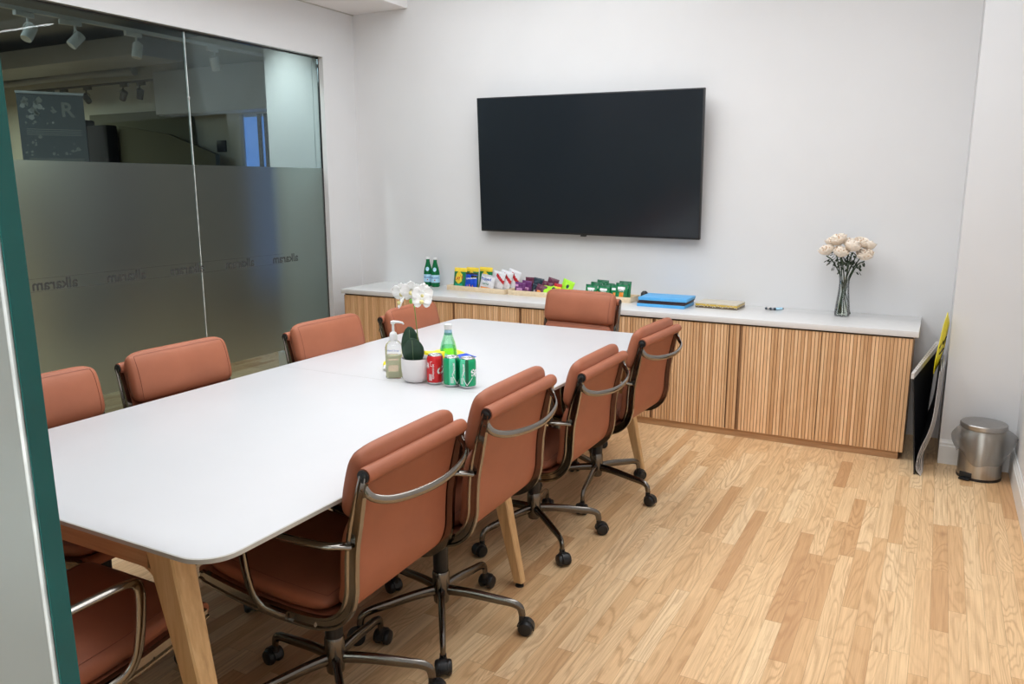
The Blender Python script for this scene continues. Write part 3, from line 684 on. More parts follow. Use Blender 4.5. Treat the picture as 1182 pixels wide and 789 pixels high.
# ------------------------------------------------------------------ things on the meeting table
def can(x, y, rz, label, kind):
    t = thing('drink_can', label, 'can', (x, y, TZ+0.0003), rz, 'drink cans on the meeting table')
    R0 = 0.0325; n = 48
    prof = [(0.0, 0.004), (0.022, 0.002), (0.0255, 0.0), (0.0275, 0.003), (0.0315, 0.010), (R0, 0.016), (R0, 0.040), (R0, 0.070), (R0, 0.102), (0.0305, 0.109), (0.0275, 0.114)]
    def mi(a, i):
        th = (i/n*360+rz*0) % 360; z = prof[min(a, len(prof)-1)][1]
        if a < 4: return 1
        if kind == 'cola':
            if th > 345 or th < 25: return 2
            return 0
        if 185 < th < 228: return 2
        if 228 <= th < 250 or th < 30: return 3
        return 0
    mats = {'cola': ['can_red', 'aluminium', 'can_darkred'], 'lime': ['can_green', 'aluminium', 'can_lime', 'can_deepgreen']}[kind]
    b = MB().lathe(prof, n=n, mi=mi).obj('body', mats, t, angle=50)
    MB().lathe([(0.0275, 0.1142), (0.0265, 0.118), (0.0255, 0.1185), (0.0245, 0.116), (0.0, 0.1155)], n=32).obj('lid', 'aluminium', t)
    MB().box(-0.008, 0.012, -0.006, 0.006, 0.1162, 0.1178, 0.0008).obj('pull_tab', 'aluminium', t)
    lab = MB()
    def wrap(th0, z0, vert=False, tilt=0.0):
        def f(u, v):
            if vert: u, v = -v, u
            u, v = u*math.cos(tilt)-v*math.sin(tilt), u*math.sin(tilt)+v*math.cos(tilt)
            a = math.radians(th0)+u/R0; return ((R0+0.0004)*math.cos(a), (R0+0.0004)*math.sin(a), z0+v)
        return f
    if kind == 'cola':
        # white script C beginning with a sweeping ribbon, upright small print and bar code
        put_text(lab, 'Coca-Cola', 0.040, wrap(100, 0.068, False, 0.15), 0, 0.35, 0.0012)
        put_text(lab, 'REFRESCO DE', 0.0095, wrap(-70, 0.055, True), 0, 0, 0.0002)
        for k in range(5):
            a0 = -104+k*5.0; lab.add([wrap(a0, 0.018)(0, 0), wrap(a0+3.0, 0.018)(0, 0), wrap(a0+3.0, 0.044)(0, 0), wrap(a0, 0.044)(0, 0)], [[0, 1, 2, 3]])
        for a0, z0, w, h in ((-92, 0.075, 16, 0.018),):
            lab.add([wrap(a0, z0)(0, 0), wrap(a0+w, z0)(0, 0), wrap(a0+w, z0+0.0015)(0, 0), wrap(a0, z0+0.0015)(0, 0)], [[0, 1, 2, 3]])
            lab.add([wrap(a0, z0+h)(0, 0), wrap(a0+w, z0+h)(0, 0), wrap(a0+w, z0+h+0.0015)(0, 0), wrap(a0, z0+h+0.0015)(0, 0)], [[0, 1, 2, 3]])
            lab.add([wrap(a0, z0)(0, 0), wrap(a0+2, z0)(0, 0), wrap(a0+2, z0+h)(0, 0), wrap(a0, z0+h)(0, 0)], [[0, 1, 2, 3]])
    else:
        put_text(lab, 'Sprite', 0.034, wrap(-22, 0.072, False, 0.36), 0, 0.2, 0.0016)
        def stroke(pts, w):
            Q = [Vector((a, b, 0)) for a, b in pts]
            for q0, q1 in zip(Q[:-1], Q[1:]):
                d = (q1-q0).normalized(); nn = Vector((-d.y, d.x, 0))*w
                for k in range(4):
                    s0, s1 = q0.lerp(q1, k/4), q0.lerp(q1, (k+1)/4)
                    F0 = wrap(-98, 0.058)
                    lab.add([F0(*(p.x, p.y)) for p in (s0-nn, s1-nn, s1+nn, s0+nn)], [[0, 1, 2, 3]])
        stroke([(-0.022, 0.038), (-0.020, 0.012), (-0.030, -0.006), (-0.018, -0.030), (-0.010, -0.044), (0.012, -0.014)], 0.0013)
        for k in range(5):
            a0 = -162+k*4.2; lab.add([wrap(a0, 0.018)(0, 0), wrap(a0+2.4, 0.018)(0, 0), wrap(a0+2.4, 0.042)(0, 0), wrap(a0, 0.042)(0, 0)], [[0, 1, 2, 3]])
        put_text(lab, 'LEMON-LIME', 0.008, wrap(-140, 0.075, True), 0, 0, 0.0002)
    lab.obj('printed_lettering', 'ink_white', b, smooth=False)
can(2.556, -2.750, math.radians(0), 'red cola can standing to the right of the orchid pot', 'cola')
can(2.634, -2.752, math.radians(96), 'green soda can turned to its bar code side, between the red and other green can', 'lime')
can(2.700, -2.742, math.radians(52), 'green soda can with white lettering facing the camera, rightmost of the cans', 'lime')

def bottle_body(prof, mats, parent, name, n=28, mi=0): return MB().lathe(prof, n=n, mi=mi).obj(name, mats, parent, angle=60)
BP = [(0.0, 0.004), (0.024, 0.002), (0.030, 0.0), (0.034, 0.006), (0.0345, 0.03), (0.0345, 0.095), (0.033, 0.115), (0.027, 0.145), (0.019, 0.172), (0.0145, 0.192), (0.0135, 0.212), (0.0135, 0.222)]
t = thing('water_bottle', 'green glass water bottle with white cap standing behind the cans on the table', 'bottle', (2.522, -2.600, TZ+0.0003))
bottle_body([(r*1.06, z*0.93) for r, z in BP], 'bottle_light', t, 'bottle')
MB().lathe([(0.0, 0.190), (0.0158, 0.190), (0.0158, 0.208), (0.015, 0.211), (0.0, 0.211)], n=24).obj('cap', 'white_plastic', t)
nb = MB().lathe([(0.0158, 0.168), (0.0155, 0.189)], n=24).obj('neck_label', 'print_lightblue', t)
MB().lathe([(0.0, 0.006), (0.031, 0.006), (0.0335, 0.012), (0.0335, 0.088), (0.031, 0.106), (0.026, 0.124), (0.0, 0.124)], n=24).obj('water', 'bottle_light', t)

def soap():
    t = thing('soap_dispenser', 'clear pump dispenser of yellow hand soap standing left of the orchid pot', 'dispenser', (2.352, -2.742, TZ+0.0003), 0.5)
    def sq(w, d, z, n=28, p=4.0):
        return [Vector((w*math.copysign(abs(math.cos(a))**(2/p), math.cos(a)), d*math.copysign(abs(math.sin(a))**(2/p), math.sin(a)), z)) for a in [2*PI*k/n for k in range(n)]]
    L = [(0.032, 0.020, 0.0), (0.034, 0.022, 0.004), (0.034, 0.022, 0.125), (0.031, 0.020, 0.138), (0.018, 0.015, 0.150), (0.013, 0.013, 0.154)]
    MB().rings([sq(*l) for l in L]).obj('bottle', 'clear', t, angle=60)
    L = [(0.0315, 0.0195, 0.003), (0.032, 0.0200, 0.006), (0.032, 0.0200, 0.092), (0.031, 0.0195, 0.0925)]
    MB().rings([sq(*l) for l in L]).obj('soap', 'soap', t, angle=60)
    mb = MB().box(-0.020, 0.020, -0.0232, -0.0224, 0.03, 0.055).box(-0.020, 0.020, -0.0232, -0.0224, 0.075, 0.082)
    mb.box(-0.020, 0.020, -0.0232, -0.0224, 0.100, 0.103)
    put_text(mb, 'Hand Soap', 0.011, lambda u, v: (u, -0.0226, 0.115+v), 1)
    mb.obj('label', ['print_cream', 'print_blue'], t, smooth=False)
    MB().lathe([(0.0, 0.152), (0.0155, 0.152), (0.0158, 0.176), (0.013, 0.184), (0.0055, 0.190), (0.005, 0.218), (0.010, 0.222), (0.010, 0.232), (0.0, 0.234)], n=22).obj('pump', 'white_plastic', t)
    MB().tube([(0.0, 0, 0.2285), (0.022, -0.004, 0.2285), (0.038, -0.007, 0.226), (0.044, -0.008, 0.220)], [0.006, 0.005, 0.004, 0.003], 10).obj('spout', 'white_plastic', t)
soap()

def petal_geo(L, Wd, cup, M, n=5):
    V = []; F = []
    for i in range(n+1):
        u = i/n; w = Wd*(math.sin(PI*min(1, u*0.93+0.07))**0.6)*(0.55+0.6*u if u < 0.7 else 0.97)
        for j in range(-2, 3):
            s = j/2; V.append(M @ Vector((w*s, L*u, cup*(u*u)+0.25*Wd*s*s*(-1 if cup < 0 else 1)*0.8)))
    m = 5
    for i in range(n):
        for j in range(4): F.append([i*m+j, i*m+j+1, (i+1)*m+j+1, (i+1)*m+j])
    return V, F
def orchid():
    t = thing('potted_orchid', 'white orchid in a plain white ceramic pot in the middle of the table', 'plant', (2.466, -2.752, TZ+0.0003))
    MB().lathe([(0.0, 0.0), (0.036, 0.0), (0.046, 0.006), (0.054, 0.022), (0.0575, 0.048), (0.0585, 0.094), (0.0575, 0.0965), (0.055, 0.094), (0.053, 0.080), (0.0, 0.080)], n=40).obj('pot', 'ceramic', t, angle=60)
    MB().lathe([(0.0, 0.088), (0.03, 0.088), (0.052, 0.082), (0.0528, 0.0805)], n=26).obj('moss', 'soil', t)
    # broad leaves
    def leaf(base, az, L, Wd, lean, droop):
        mb = MB(); V = []; n = 12; F = []; mid = []
        for i in range(n+1):
            u = i/n; w = Wd*(math.sin(PI*(0.12+0.86*u))**0.55)*(1-0.12*u)
            if i == n: w = Wd*0.15
            r = lean*L*u + droop*L*u*u; z = L*u*math.cos(lean*0.9) - droop*0.5*L*u*u
            for j in range(-3, 4):
                s = j/3; x = w*s; zz = abs(s)*w*0.22
                V.append(Vector((x*math.cos(az)-(-r+zz)*math.sin(az)*-1*-1, x*math.sin(az)+(-r+zz)*math.cos(az), z))+Vector(base))
        for i in range(n):
            for j in range(6): F.append([i*7+j, i*7+j+1, (i+1)*7+j+1, (i+1)*7+j])
        mb.add(V, F); o = mb.obj('leaf', 'leaf', t)
        md = o.modifiers.new('s', 'SOLIDIFY'); md.thickness = 0.0025; md.offset = 0
        mm = MB(); mm.tube([V[i*7+3]+Vector((math.sin(az)*0.0022, -math.cos(az)*0.0022, 0.0)) for i in range(1, n)], 0.0009, 6); mm.obj('midrib', 'midrib', o)
    leaf((-0.002, -0.014, 0.080), 0.5, 0.108, 0.046, 0.14, 0.12)
    leaf((-0.026, 0.000, 0.082), 0.35, 0.140, 0.040, -0.04, 0.06)
    sp = smoothpath([(0.004, 0.004, 0.084), (0.008, 0.006, 0.16), (0.002, 0.004, 0.25), (-0.002, 0, 0.315), (0.004, -0.002, 0.345), (0.020, -0.004, 0.352)], 5)
    MB().tube(sp, 0.0022, 8).obj('stem', 'stem', t)
    bud = MB(); bud.lathe([(0.0, -0.010), (0.007, -0.006), (0.009, 0.0), (0.007, 0.007), (0.0, 0.011)], (-0.012, -0.004, 0.320), 12); bud.obj('bud', 'bud', t)
    MB().lathe([(0.0, -0.006), (0.005, 0.0), (0.0, 0.006)], (0.0, 0.0, 0.300), 10).obj('bud', 'bud', t)
    def flower(c, yaw, pit, s=1.0):
        base = Matrix.Translation(Vector(c)) @ Matrix.Rotation(yaw, 4, 'Z') @ Matrix.Rotation(PI/2+pit, 4, 'X')
        mb = MB()
        for k, (a, L, Wd) in enumerate(((90, 0.038, 0.019), (210, 0.034, 0.017), (330, 0.034, 0.017), (18, 0.040, 0.027), (162, 0.040, 0.027))):
            M = base @ Matrix.Rotation(math.radians(a-90), 4, 'Z') @ Matrix.Translation((0, 0.003, 0.001*(k > 2)))
            V, F = petal_geo(L*s, Wd*s, 0.004*s, M); mb.add(V, F)
        o = mb.obj('flower', 'petal', t); md = o.modifiers.new('s', 'SOLIDIFY'); md.thickness = 0.0012; md.offset = 0
        lp = MB(); lp.lathe([(0.0, 0.0), (0.007*s, 0.004), (0.009*s, 0.010), (0.004*s, 0.016), (0.0, 0.018)], (0, 0, 0), 10)
        lp.V = [tuple(base @ (Vector(v)+Vector((0, -0.004, 0.002)))) for v in lp.V]; lp.obj('lip', 'lip', o)
    flower((-0.048, -0.010, 0.352), 0.15, 0.15, 1.05); flower((-0.004, -0.012, 0.362), 0.5, 0.25, 1.1); flower((0.040, -0.006, 0.350), 0.9, 0.0, 1.05)
    flower((0.052, -0.020, 0.326), 0.35, -0.25, 0.95); flower((-0.046, -0.018, 0.312), -0.9, -0.5, 0.95); flower((0.020, 0.018, 0.358), 1.6, 0.3, 0.95)
orchid()

def pillow(w, h, th, n=(16, 20), seal=0.08, wr=0.0025, seed=0):
    def S(u, v, side):     # u -1..1, v 0..1
        e = max(0.0, 1-abs(u)**2.6); q = 1.0
        if v < seal: q = (v/seal)**1.4
        elif v > 1-seal: q = ((1-v)/seal)**1.4
        q = min(1, q); b = th*0.5*(e**0.6)*(q**0.7)*(1-0.25*(2*v-1)**2)
        nz = noise.noise(Vector((u*2.2+seed*3.1, v*4.0, side*5.0+seed)))*wr*2.5*(e**0.5)
        return Vector((u*w/2*(1-0.03*q*(1-abs(2*v-1))), (-b-nz*q-0.0006) if side == 0 else (b+nz*q+0.0006), v*h))
    return S
def snack_bag(name, label, group, loc, rz, tilt, w, h, th, mats, colour, text=None, seed=0, roll=0.0, cat='snack'):
    S = pillow(w, h, th, seed=seed); NU, NV = 20, 26
    mb = MB()
    M = Matrix.Translation(Vector(loc)) @ Matrix.Rotation(rz, 4, 'Z') @ Matrix.Rotation(roll, 4, 'Y') @ Matrix.Rotation(-tilt, 4, 'X')
    for side in (0, 1):
        V = [M @ S(-1+2*i/NU, j/NV, side) for j in range(NV+1) for i in range(NU+1)]
        F = []; I = []
        for j in range(NV):
            for i in range(NU):
                q = [j*(NU+1)+i, j*(NU+1)+i+1, (j+1)*(NU+1)+i+1, (j+1)*(NU+1)+i]
                F.append(q if side == 0 else q[::-1]); I.append(colour(-1+2*(i+0.5)/NU, (j+0.5)/NV, side))
        mb.add(V, F, I)
    # close the rim
    for (i0, rng, ax) in ((0, NV, 'v'), (NU, NV, 'v'), (0, NU, 'b'), (NV, NU, 't')):
        for k in range(rng):
            if ax == 'v': u = -1+2*i0/NU; a, b = (u, k/NV), (u, (k+1)/NV)
            else: v = 0.0 if ax == 'b' else 1.0; a, b = (-1+2*k/NU, v), (-1+2*(k+1)/NU, v)
            mb.add([M @ S(*a, 0), M @ S(*b, 0), M @ S(*b, 1), M @ S(*a, 1)], [[0, 1, 2, 3]], colour(a[0], min(a[1], 0.99), 0))
    o = mb.obj(name, mats, angle=70)
    # shift origin stays at world 0; fine for a single mesh
    tag(o, label, cat, group)
    if text:
        for (s, size, u0, v0, mm, rot) in text:
            tb = MB()
            def fn(x, y):
                x, y = x*math.cos(rot)-y*math.sin(rot), x*math.sin(rot)+y*math.cos(rot)
                u = max(-0.99, min(0.99, u0+x/(w/2))); v = max(0.01, min(0.99, v0+y/h)); p = S(u, v, 0); p.y -= 0.0012; return M @ p
            put_text(tb, s, size, fn, 0, 0.0, 0.0006); tb.obj('lettering', mm, o, smooth=False)
    return o
# crumpled yellow packet lying behind the pot
def yb(u, v, s):
    if abs(u-0.2) < 0.25 and 0.3 < v < 0.6: return 1
    if u > 0.55 and v > 0.55: return 2
    return 0
GT = 'snack packets on the meeting table'
snack_bag('snack_bag', 'crumpled yellow and white packet lying behind the orchid pot on the table', None, (2.390, -2.650, TZ+0.022), -0.35, math.radians(82), 0.22, 0.24, 0.05,
          ['foil_brightyellow', 'foil_white', 'foil_blue'], yb, None, 4)
def ys(u, v, s): return 0 if v > 0.25 else 1
snack_bag('snack_bag', 'small yellow wrapper lying left of the soap dispenser on the table', None, (2.265, -2.665, TZ+0.011), 0.6, math.radians(80), 0.05, 0.075, 0.022, ['foil_brightyellow', 'foil_white'], ys, None, 9)
snack_bag('snack_bag', 'yellow snack packet standing between the orchid pot and the red can', None, (2.500, -2.680, TZ+0.002), 0.35, math.radians(14), 0.085, 0.108, 0.03, ['foil_brightyellow', 'foil_white'], lambda u, v, s: 0, None, 12)

# ------------------------------------------------------------------ things on the sideboard
def mineral(x, y, rz, label):
    t = thing('mineral_water_bottle', label, 'bottle', (x, y, CT), rz, 'green mineral water bottles on the worktop')
    b = MB().lathe(BP, n=28).obj('bottle', 'bottle_dark', t, angle=60)
    MB().lathe([(0.0, 0.211), (0.0155, 0.211), (0.0155, 0.227), (0.0, 0.229)], n=20).obj('cap', 'white_plastic', t)
    l = MB().lathe([(0.0350, 0.034), (0.0350, 0.094)], n=28); l.F = [f for f in l.F if len(f) == 4]; l.I = [0]*len(l.F)
    lo = l.obj('label', 'print_lightblue', t)
    def wr(th, z0, R0): return lambda u, v: ((R0)*math.cos(th+u/R0), R0*math.sin(th+u/R0), z0+v)
    tb = MB(); put_text(tb, 'S.PELLEGRINO', 0.0115, wr(-PI/2, 0.070, 0.0354), 0, 0, 0.0004); tb.obj('label_lettering', 'print_blue', lo, smooth=False)
    def star(c, R, n=5, off=0.0354):
        P = [wr(-PI/2, c, off)(R*(1 if k % 2 == 0 else 0.42)*math.sin(PI*k/n), R*(1 if k % 2 == 0 else 0.42)*math.cos(PI*k/n)) for k in range(2*n)]; return P
    sb = MB(); sb.add(star(0.053, 0.008), [list(range(10))]); sb.obj('label_star', 'foil_red', lo, smooth=False)
    sh = MB(); R = 0.029
    for k in range(12):
        pass
    sh.add([wr(-PI/2, 0.136, 0.0318)(0.014*math.cos(2*PI*k/16), 0.016*math.sin(2*PI*k/16)) for k in range(16)], [list(range(16))])
    sh.V = [(v[0]*0.98, v[1]*(1.0-(v[2]-0.136)*9), v[2]) for v in sh.V]
    sh.obj('shoulder_label', 'print_lightblue', t, smooth=False)
mineral(0.725, -0.085, 0.42, 'green mineral water bottle with blue label, left of the two on the worktop')
mineral(0.806, -0.105, 0.42, 'green mineral water bottle with blue label, right of the two on the worktop')

def tray(x, y, w, d, rz, label):
    t = thing('tray', label, 'tray', (x, y, CT), rz, 'shallow pale wooden snack trays')
    MB().box(-w/2, w/2, -d/2, d/2, 0.0, 0.006).obj('tray_base', 'tray', t, smooth=False)
    for (a, b, c, e) in ((-w/2, w/2, -d/2, -d/2+0.007), (-w/2, w/2, d/2-0.007, d/2)):
        MB().box(a, b, c, e, 0.0061, 0.036, 0.0015).obj('side', 'tray', t)
    for s in (-1, 1):
        x0 = s*w/2; MB().box(min(x0, x0-s*0.007), max(x0, x0-s*0.007), -d/2+0.0071, d/2-0.0071, 0.0061, 0.036, 0.0015).obj('side', 'tray', t)
tray(1.255, -0.150, 0.53, 0.19, -0.10, 'pale wooden tray of crisp bags, leftmost of the three trays')
tray(1.765, -0.180, 0.45, 0.19, -0.06, 'pale wooden tray of purple and lime packets, middle of the three trays')
tray(2.285, -0.165, 0.37, 0.17, -0.04, 'pale wooden tray of green granola bars, rightmost of the three trays')
TBZ = CT+0.0066
G1 = 'snack bags in the left tray'
def c_lay(u, v, s):
    if v > 0.80: return 1
    if (u*1.0)**2+((v-0.52)*1.9)**2 < 0.30: return 1
    if v < 0.22 and abs(u) < 0.6 and v > 0.12: return 2
    return 0
def c_dor(u, v, s):
    if v > 0.90: return 1
    if abs(u) < 0.55 and 0.10 < v < 0.40 and v < 0.4-0.28*abs(math.sin(u*6)): return 2
    if u > 0.1 and 0.70 < v < 0.86: return 1
    return 0
def c_pop(u, v, s):
    if v < 0.22 and abs(u+0.0) < 0.75: return 1
    if v > 0.90: return 2
    return 0
def c_red(u, v, s):
    if 0.66 < v+0.25*u < 0.84 and u > -0.35: return 1
    if v < 0.2: return 2
    return 0
zz = TBZ+0.001
GRP = 'crisp bags standing in the left tray'
snack_bag('crisp_bag', 'green and yellow crisp bag, front left in the left tray', GRP, (1.065, -0.170, zz), -0.10, 0.16, 0.118, 0.158, 0.034, ['foil_green', 'foil_yellow', 'foil_teal'], c_lay, [("Lay's", 0.040, 0, 0.52, 'foil_red', 0.2)], 1)
snack_bag('crisp_bag', 'blue crisp bag with orange chips, in front in the left tray', GRP, (1.180, -0.197, zz), -0.12, 0.16, 0.112, 0.128, 0.032, ['foil_blue', 'ink_black', 'foil_orange'], c_dor, [('COOL RANCH', 0.014, 0.1, 0.66, 'ink_white', 0.1)], 2)
snack_bag('crisp_bag', 'white popcorn bag with orange strip, front right in the left tray', GRP, (1.318, -0.207, zz), -0.12, 0.20, 0.128, 0.122, 0.034, ['foil_white', 'foil_orange', 'foil_silver'], c_pop, [('Popped', 0.030, -0.1, 0.72, 'print_blue', 0.0), ('KETTLE', 0.016, 0.0, 0.42, 'foil_green', 0.0)], 3, 0.10)
snack_bag('crisp_bag', 'green and yellow crisp bag, behind the blue bag in the left tray', GRP, (1.150, -0.128, zz), -0.10, 0.10, 0.118, 0.160, 0.030, ['foil_green', 'foil_yellow', 'foil_teal'], c_lay, None, 4)
snack_bag('crisp_bag', 'green and yellow crisp bag, behind the white popcorn bag in the left tray', GRP, (1.265, -0.118, zz), -0.10, 0.08, 0.120, 0.166, 0.030, ['foil_green', 'foil_yellow', 'foil_teal'], c_lay, None, 5)
for k in range(3):
    lab = ('white and red crisp bag leaning rightmost in the left tray', 'white and red crisp bag, second from the right end of the left tray', 'white and red crisp bag, just right of the white popcorn bag in the left tray')[2-k]
    snack_bag('crisp_bag', lab, GRP, (1.375+k*0.045, -0.158+0.020*k, zz), -0.12, 0.16, 0.112, 0.145+0.008*k, 0.022, ['foil_white', 'foil_red', 'foil_silver'], c_red, None, 6+k, 0.18+0.05*k)
GM = 'snack packets in the middle tray'
def c_pur(u, v, s): return 1 if (abs(u) < 0.6 and 0.25 < v < 0.5) or (u < -0.2 and 0.6 < v < 0.8) else 0
def c_plum(u, v, s): return 1 if abs(u+0.1) < 0.45 and 0.2 < v < 0.42 else 0
def c_lime(u, v, s): return 1 if (u-0.2)**2+((v-0.6)*2)**2 < 0.06 else (2 if v < 0.12 else 0)
PK = [((1.615, -0.235), 0.085, 0.085, 0.10, ['foil_purple', 'foil_pink'], c_pur, 'small purple packet, front left in the middle tray', 0.05),
      ((1.640, -0.185), 0.080, 0.092, 0.10, ['foil_purple', 'foil_pink'], c_pur, 'small purple packet, standing behind the front left one in the middle tray', 0.10),
      ((1.655, -0.135), 0.090, 0.112, 0.06, ['foil_plum', 'foil_pink'], c_plum, 'plum packet standing at the back left of the middle tray', 0.0),
      ((1.715, -0.150), 0.085, 0.112, 0.10, ['foil_dark', 'foil_silver'], c_plum, 'dark grey packet standing behind, between the plum packets in the middle tray', 0.12),
      ((1.730, -0.205), 0.070, 0.075, 0.10, ['foil_dark', 'foil_silver'], c_plum, 'dark grey packet standing in front of the taller dark packet in the middle tray', 0.12),
      ((1.775, -0.248), 0.080, 0.080, 0.35, ['foil_plum', 'foil_orange'], c_plum, 'plum packet with orange print, lowest in front in the middle tray', 0.25),
      ((1.795, -0.205), 0.085, 0.100, 0.30, ['foil_plum', 'foil_pink'], c_plum, 'plum packet leaning halfway back in the middle tray', 0.25),
      ((1.815, -0.150), 0.088, 0.118, 0.20, ['foil_plum', 'foil_pink'], c_plum, 'plum packet leaning at the very back right of the plum stack in the middle tray', 0.22)]
for k, (p, w, h, tl, ms, cf, lab, rl) in enumerate(PK):
    snack_bag('snack_packet', lab, GM, (p[0], p[1], zz), -0.06, tl, w, h, 0.020, ms, cf, None, 20+k, rl)
snack_bag('snack_packet', 'lime green packet lying in front at the right of the middle tray', GM, (1.880, -0.252, zz+0.010), 0.5, 1.05, 0.12, 0.105, 0.022, ['foil_lime', 'foil_dark', 'foil_green'], c_lime, None, 31, 0.1)
snack_bag('snack_packet', 'lime green packet standing tallest at the right end of the middle tray', GM, (1.940, -0.170, zz+0.004), -0.25, 0.25, 0.105, 0.110, 0.026, ['foil_lime', 'foil_dark', 'foil_green'], c_lime, None, 32, 0.25)
snack_bag('snack_packet', 'red and yellow packet between the plum and lime packets in the middle tray', GM, (1.880, -0.185, zz), -0.1, 0.30, 0.065, 0.085, 0.018, ['foil_red', 'foil_yellow'], lambda u, v, s: 1 if v < 0.72 else 0, None, 33, 0.1)
GR = 'green granola bar packets in the right tray'
def c_nat(u, v, s):
    if v > 0.90 or v < 0.06: return 3
    if abs(u-0.05) < 0.38 and 0.18 < v < 0.46: return 1
    if abs(u) < 0.6 and 0.62 < v < 0.78: return 2
    return 0
NP = [((2.165, -0.222), 0.098, 0.0, 'green granola packet, front left in the right tray'), ((2.258, -0.225), 0.098, 0.0, 'green granola packet, in front beside the gap in the right tray'),
      ((2.185, -0.190), 0.112, 0.03, 'green granola packet directly behind the front left one in the right tray'), ((2.275, -0.192), 0.110, 0.03, 'green granola packet directly behind the front middle one in the right tray'),
      ((2.215, -0.150), 0.124, 0.03, 'green granola packet at the very back, tallest on the left of the right tray'), ((2.335, -0.205), 0.105, 0.0, 'green granola packet half hidden beside the rightmost one in the right tray'),
      ((2.385, -0.222), 0.120, 0.0, 'green granola packet, rightmost and front in the right tray'), ((2.395, -0.185), 0.128, 0.0, 'green granola packet standing behind the rightmost one in the right tray')]
for k, (p, h, rl, lab) in enumerate(NP):
    snack_bag('granola_packet', lab, GR, (p[0], p[1], zz), -0.04, 0.16, 0.088, h, 0.018, ['foil_green', 'foil_orange', 'ink_white', 'can_deepgreen'], c_nat, [('OATS', 0.016, 0, 0.56, 'ink_white', 0)] if k in (0, 1, 6) else None, 40+k, rl)

# blue boxes, gold box, small things
def slab(name, label, cat, cx, cy, w, d, z0, h, rz, mats, layers, group=None):
    t = thing(name, label, cat, (cx, cy, z0), rz, group)
    z = 0.0
    for (nm, hh, m, inset) in layers:
        MB().box(-w/2+inset, w/2-inset, -d/2+inset, d/2-inset, z, z+hh-0.0004, 0.0012).obj(nm, m, t); z += hh
    return t
slab('blue_box', 'shallow bright blue box with a dark band, lower of the two on the worktop', 'box', 2.705, -0.245, 0.315, 0.23, CT, 0.04, 0.0, None, [('tray', 0.020, 'box_blue', 0.0), ('band', 0.011, 'box_dark', 0.001)], 'stacked blue gift boxes')
slab('blue_box', 'shallow bright blue box lying on top of the other blue box', 'box', 2.712, -0.240, 0.318, 0.232, CT+0.0312, 0.04, 0.02, None, [('band', 0.010, 'box_dark', 0.003), ('lid', 0.019, 'box_blue', 0.0)], 'stacked blue gift boxes')
t = slab('gold_box', 'flat cream box with gold patterned sides beside the blue boxes', 'box', 3.040, -0.150, 0.270, 0.185, CT, 0.04, -0.05, None, [('bottom', 0.013, 'box_brown', 0.0), ('pattern_band', 0.013, 'box_gold', 0.0), ('lid', 0.008, 'box_cream', -0.0008)])
mb = MB()
for k in range(26):
    x = -0.128+k*0.0102+random.uniform(-0.002, 0.002); z = random.uniform(0.006, 0.020)
    mb.box(x, x+0.006, -0.0937, -0.0928, z, z+0.005)
for k in range(16):
    y = -0.085+k*0.0108; z = random.uniform(0.006, 0.020); mb.box(0.1352, 0.1360, y, y+0.006, z, z+0.005)
mb.obj('side_pattern', 'box_cream', t, smooth=False)
t = thing('game_controller', 'small dark rounded gadget behind the left end of the blue boxes', 'gadget', (2.515, -0.115, CT), 0.3)
MB().lathe([(0.0, 0.0), (0.022, 0.001), (0.028, 0.018), (0.024, 0.055), (0.012, 0.068), (0.0, 0.070)], n=18).obj('body', 'ink_black', t)
MB().box(-0.006, 0.006, -0.0275, -0.022, 0.035, 0.047, 0.001).obj('button', 'foil_plum', t)
for k in range(3):
    t = thing('marker_pen', ('small silver marker lying leftmost of three near the vase', 'small silver marker lying in the middle of three near the vase', 'small silver marker lying rightmost of three near the vase')[k], 'pen', (3.350+k*0.026, -0.115, CT+0.0085), -0.9+k*0.05, 'small markers lying on the worktop')
    MB().tube([(0, -0.026, 0), (0, 0.022, 0)], 0.008, 12).obj('barrel', ('paper', 'foil_silver', 'print_lightblue')[k], t)
    MB().tube([(0, -0.0262, 0), (0, -0.036, 0)], [0.0085, 0.006], 12).obj('cap', 'foil_dark', t)
    MB().tube([(0, 0.0222, 0), (0, 0.032, 0)], [0.007, 0.005], 10).obj('end_plug', 'foil_dark', t)

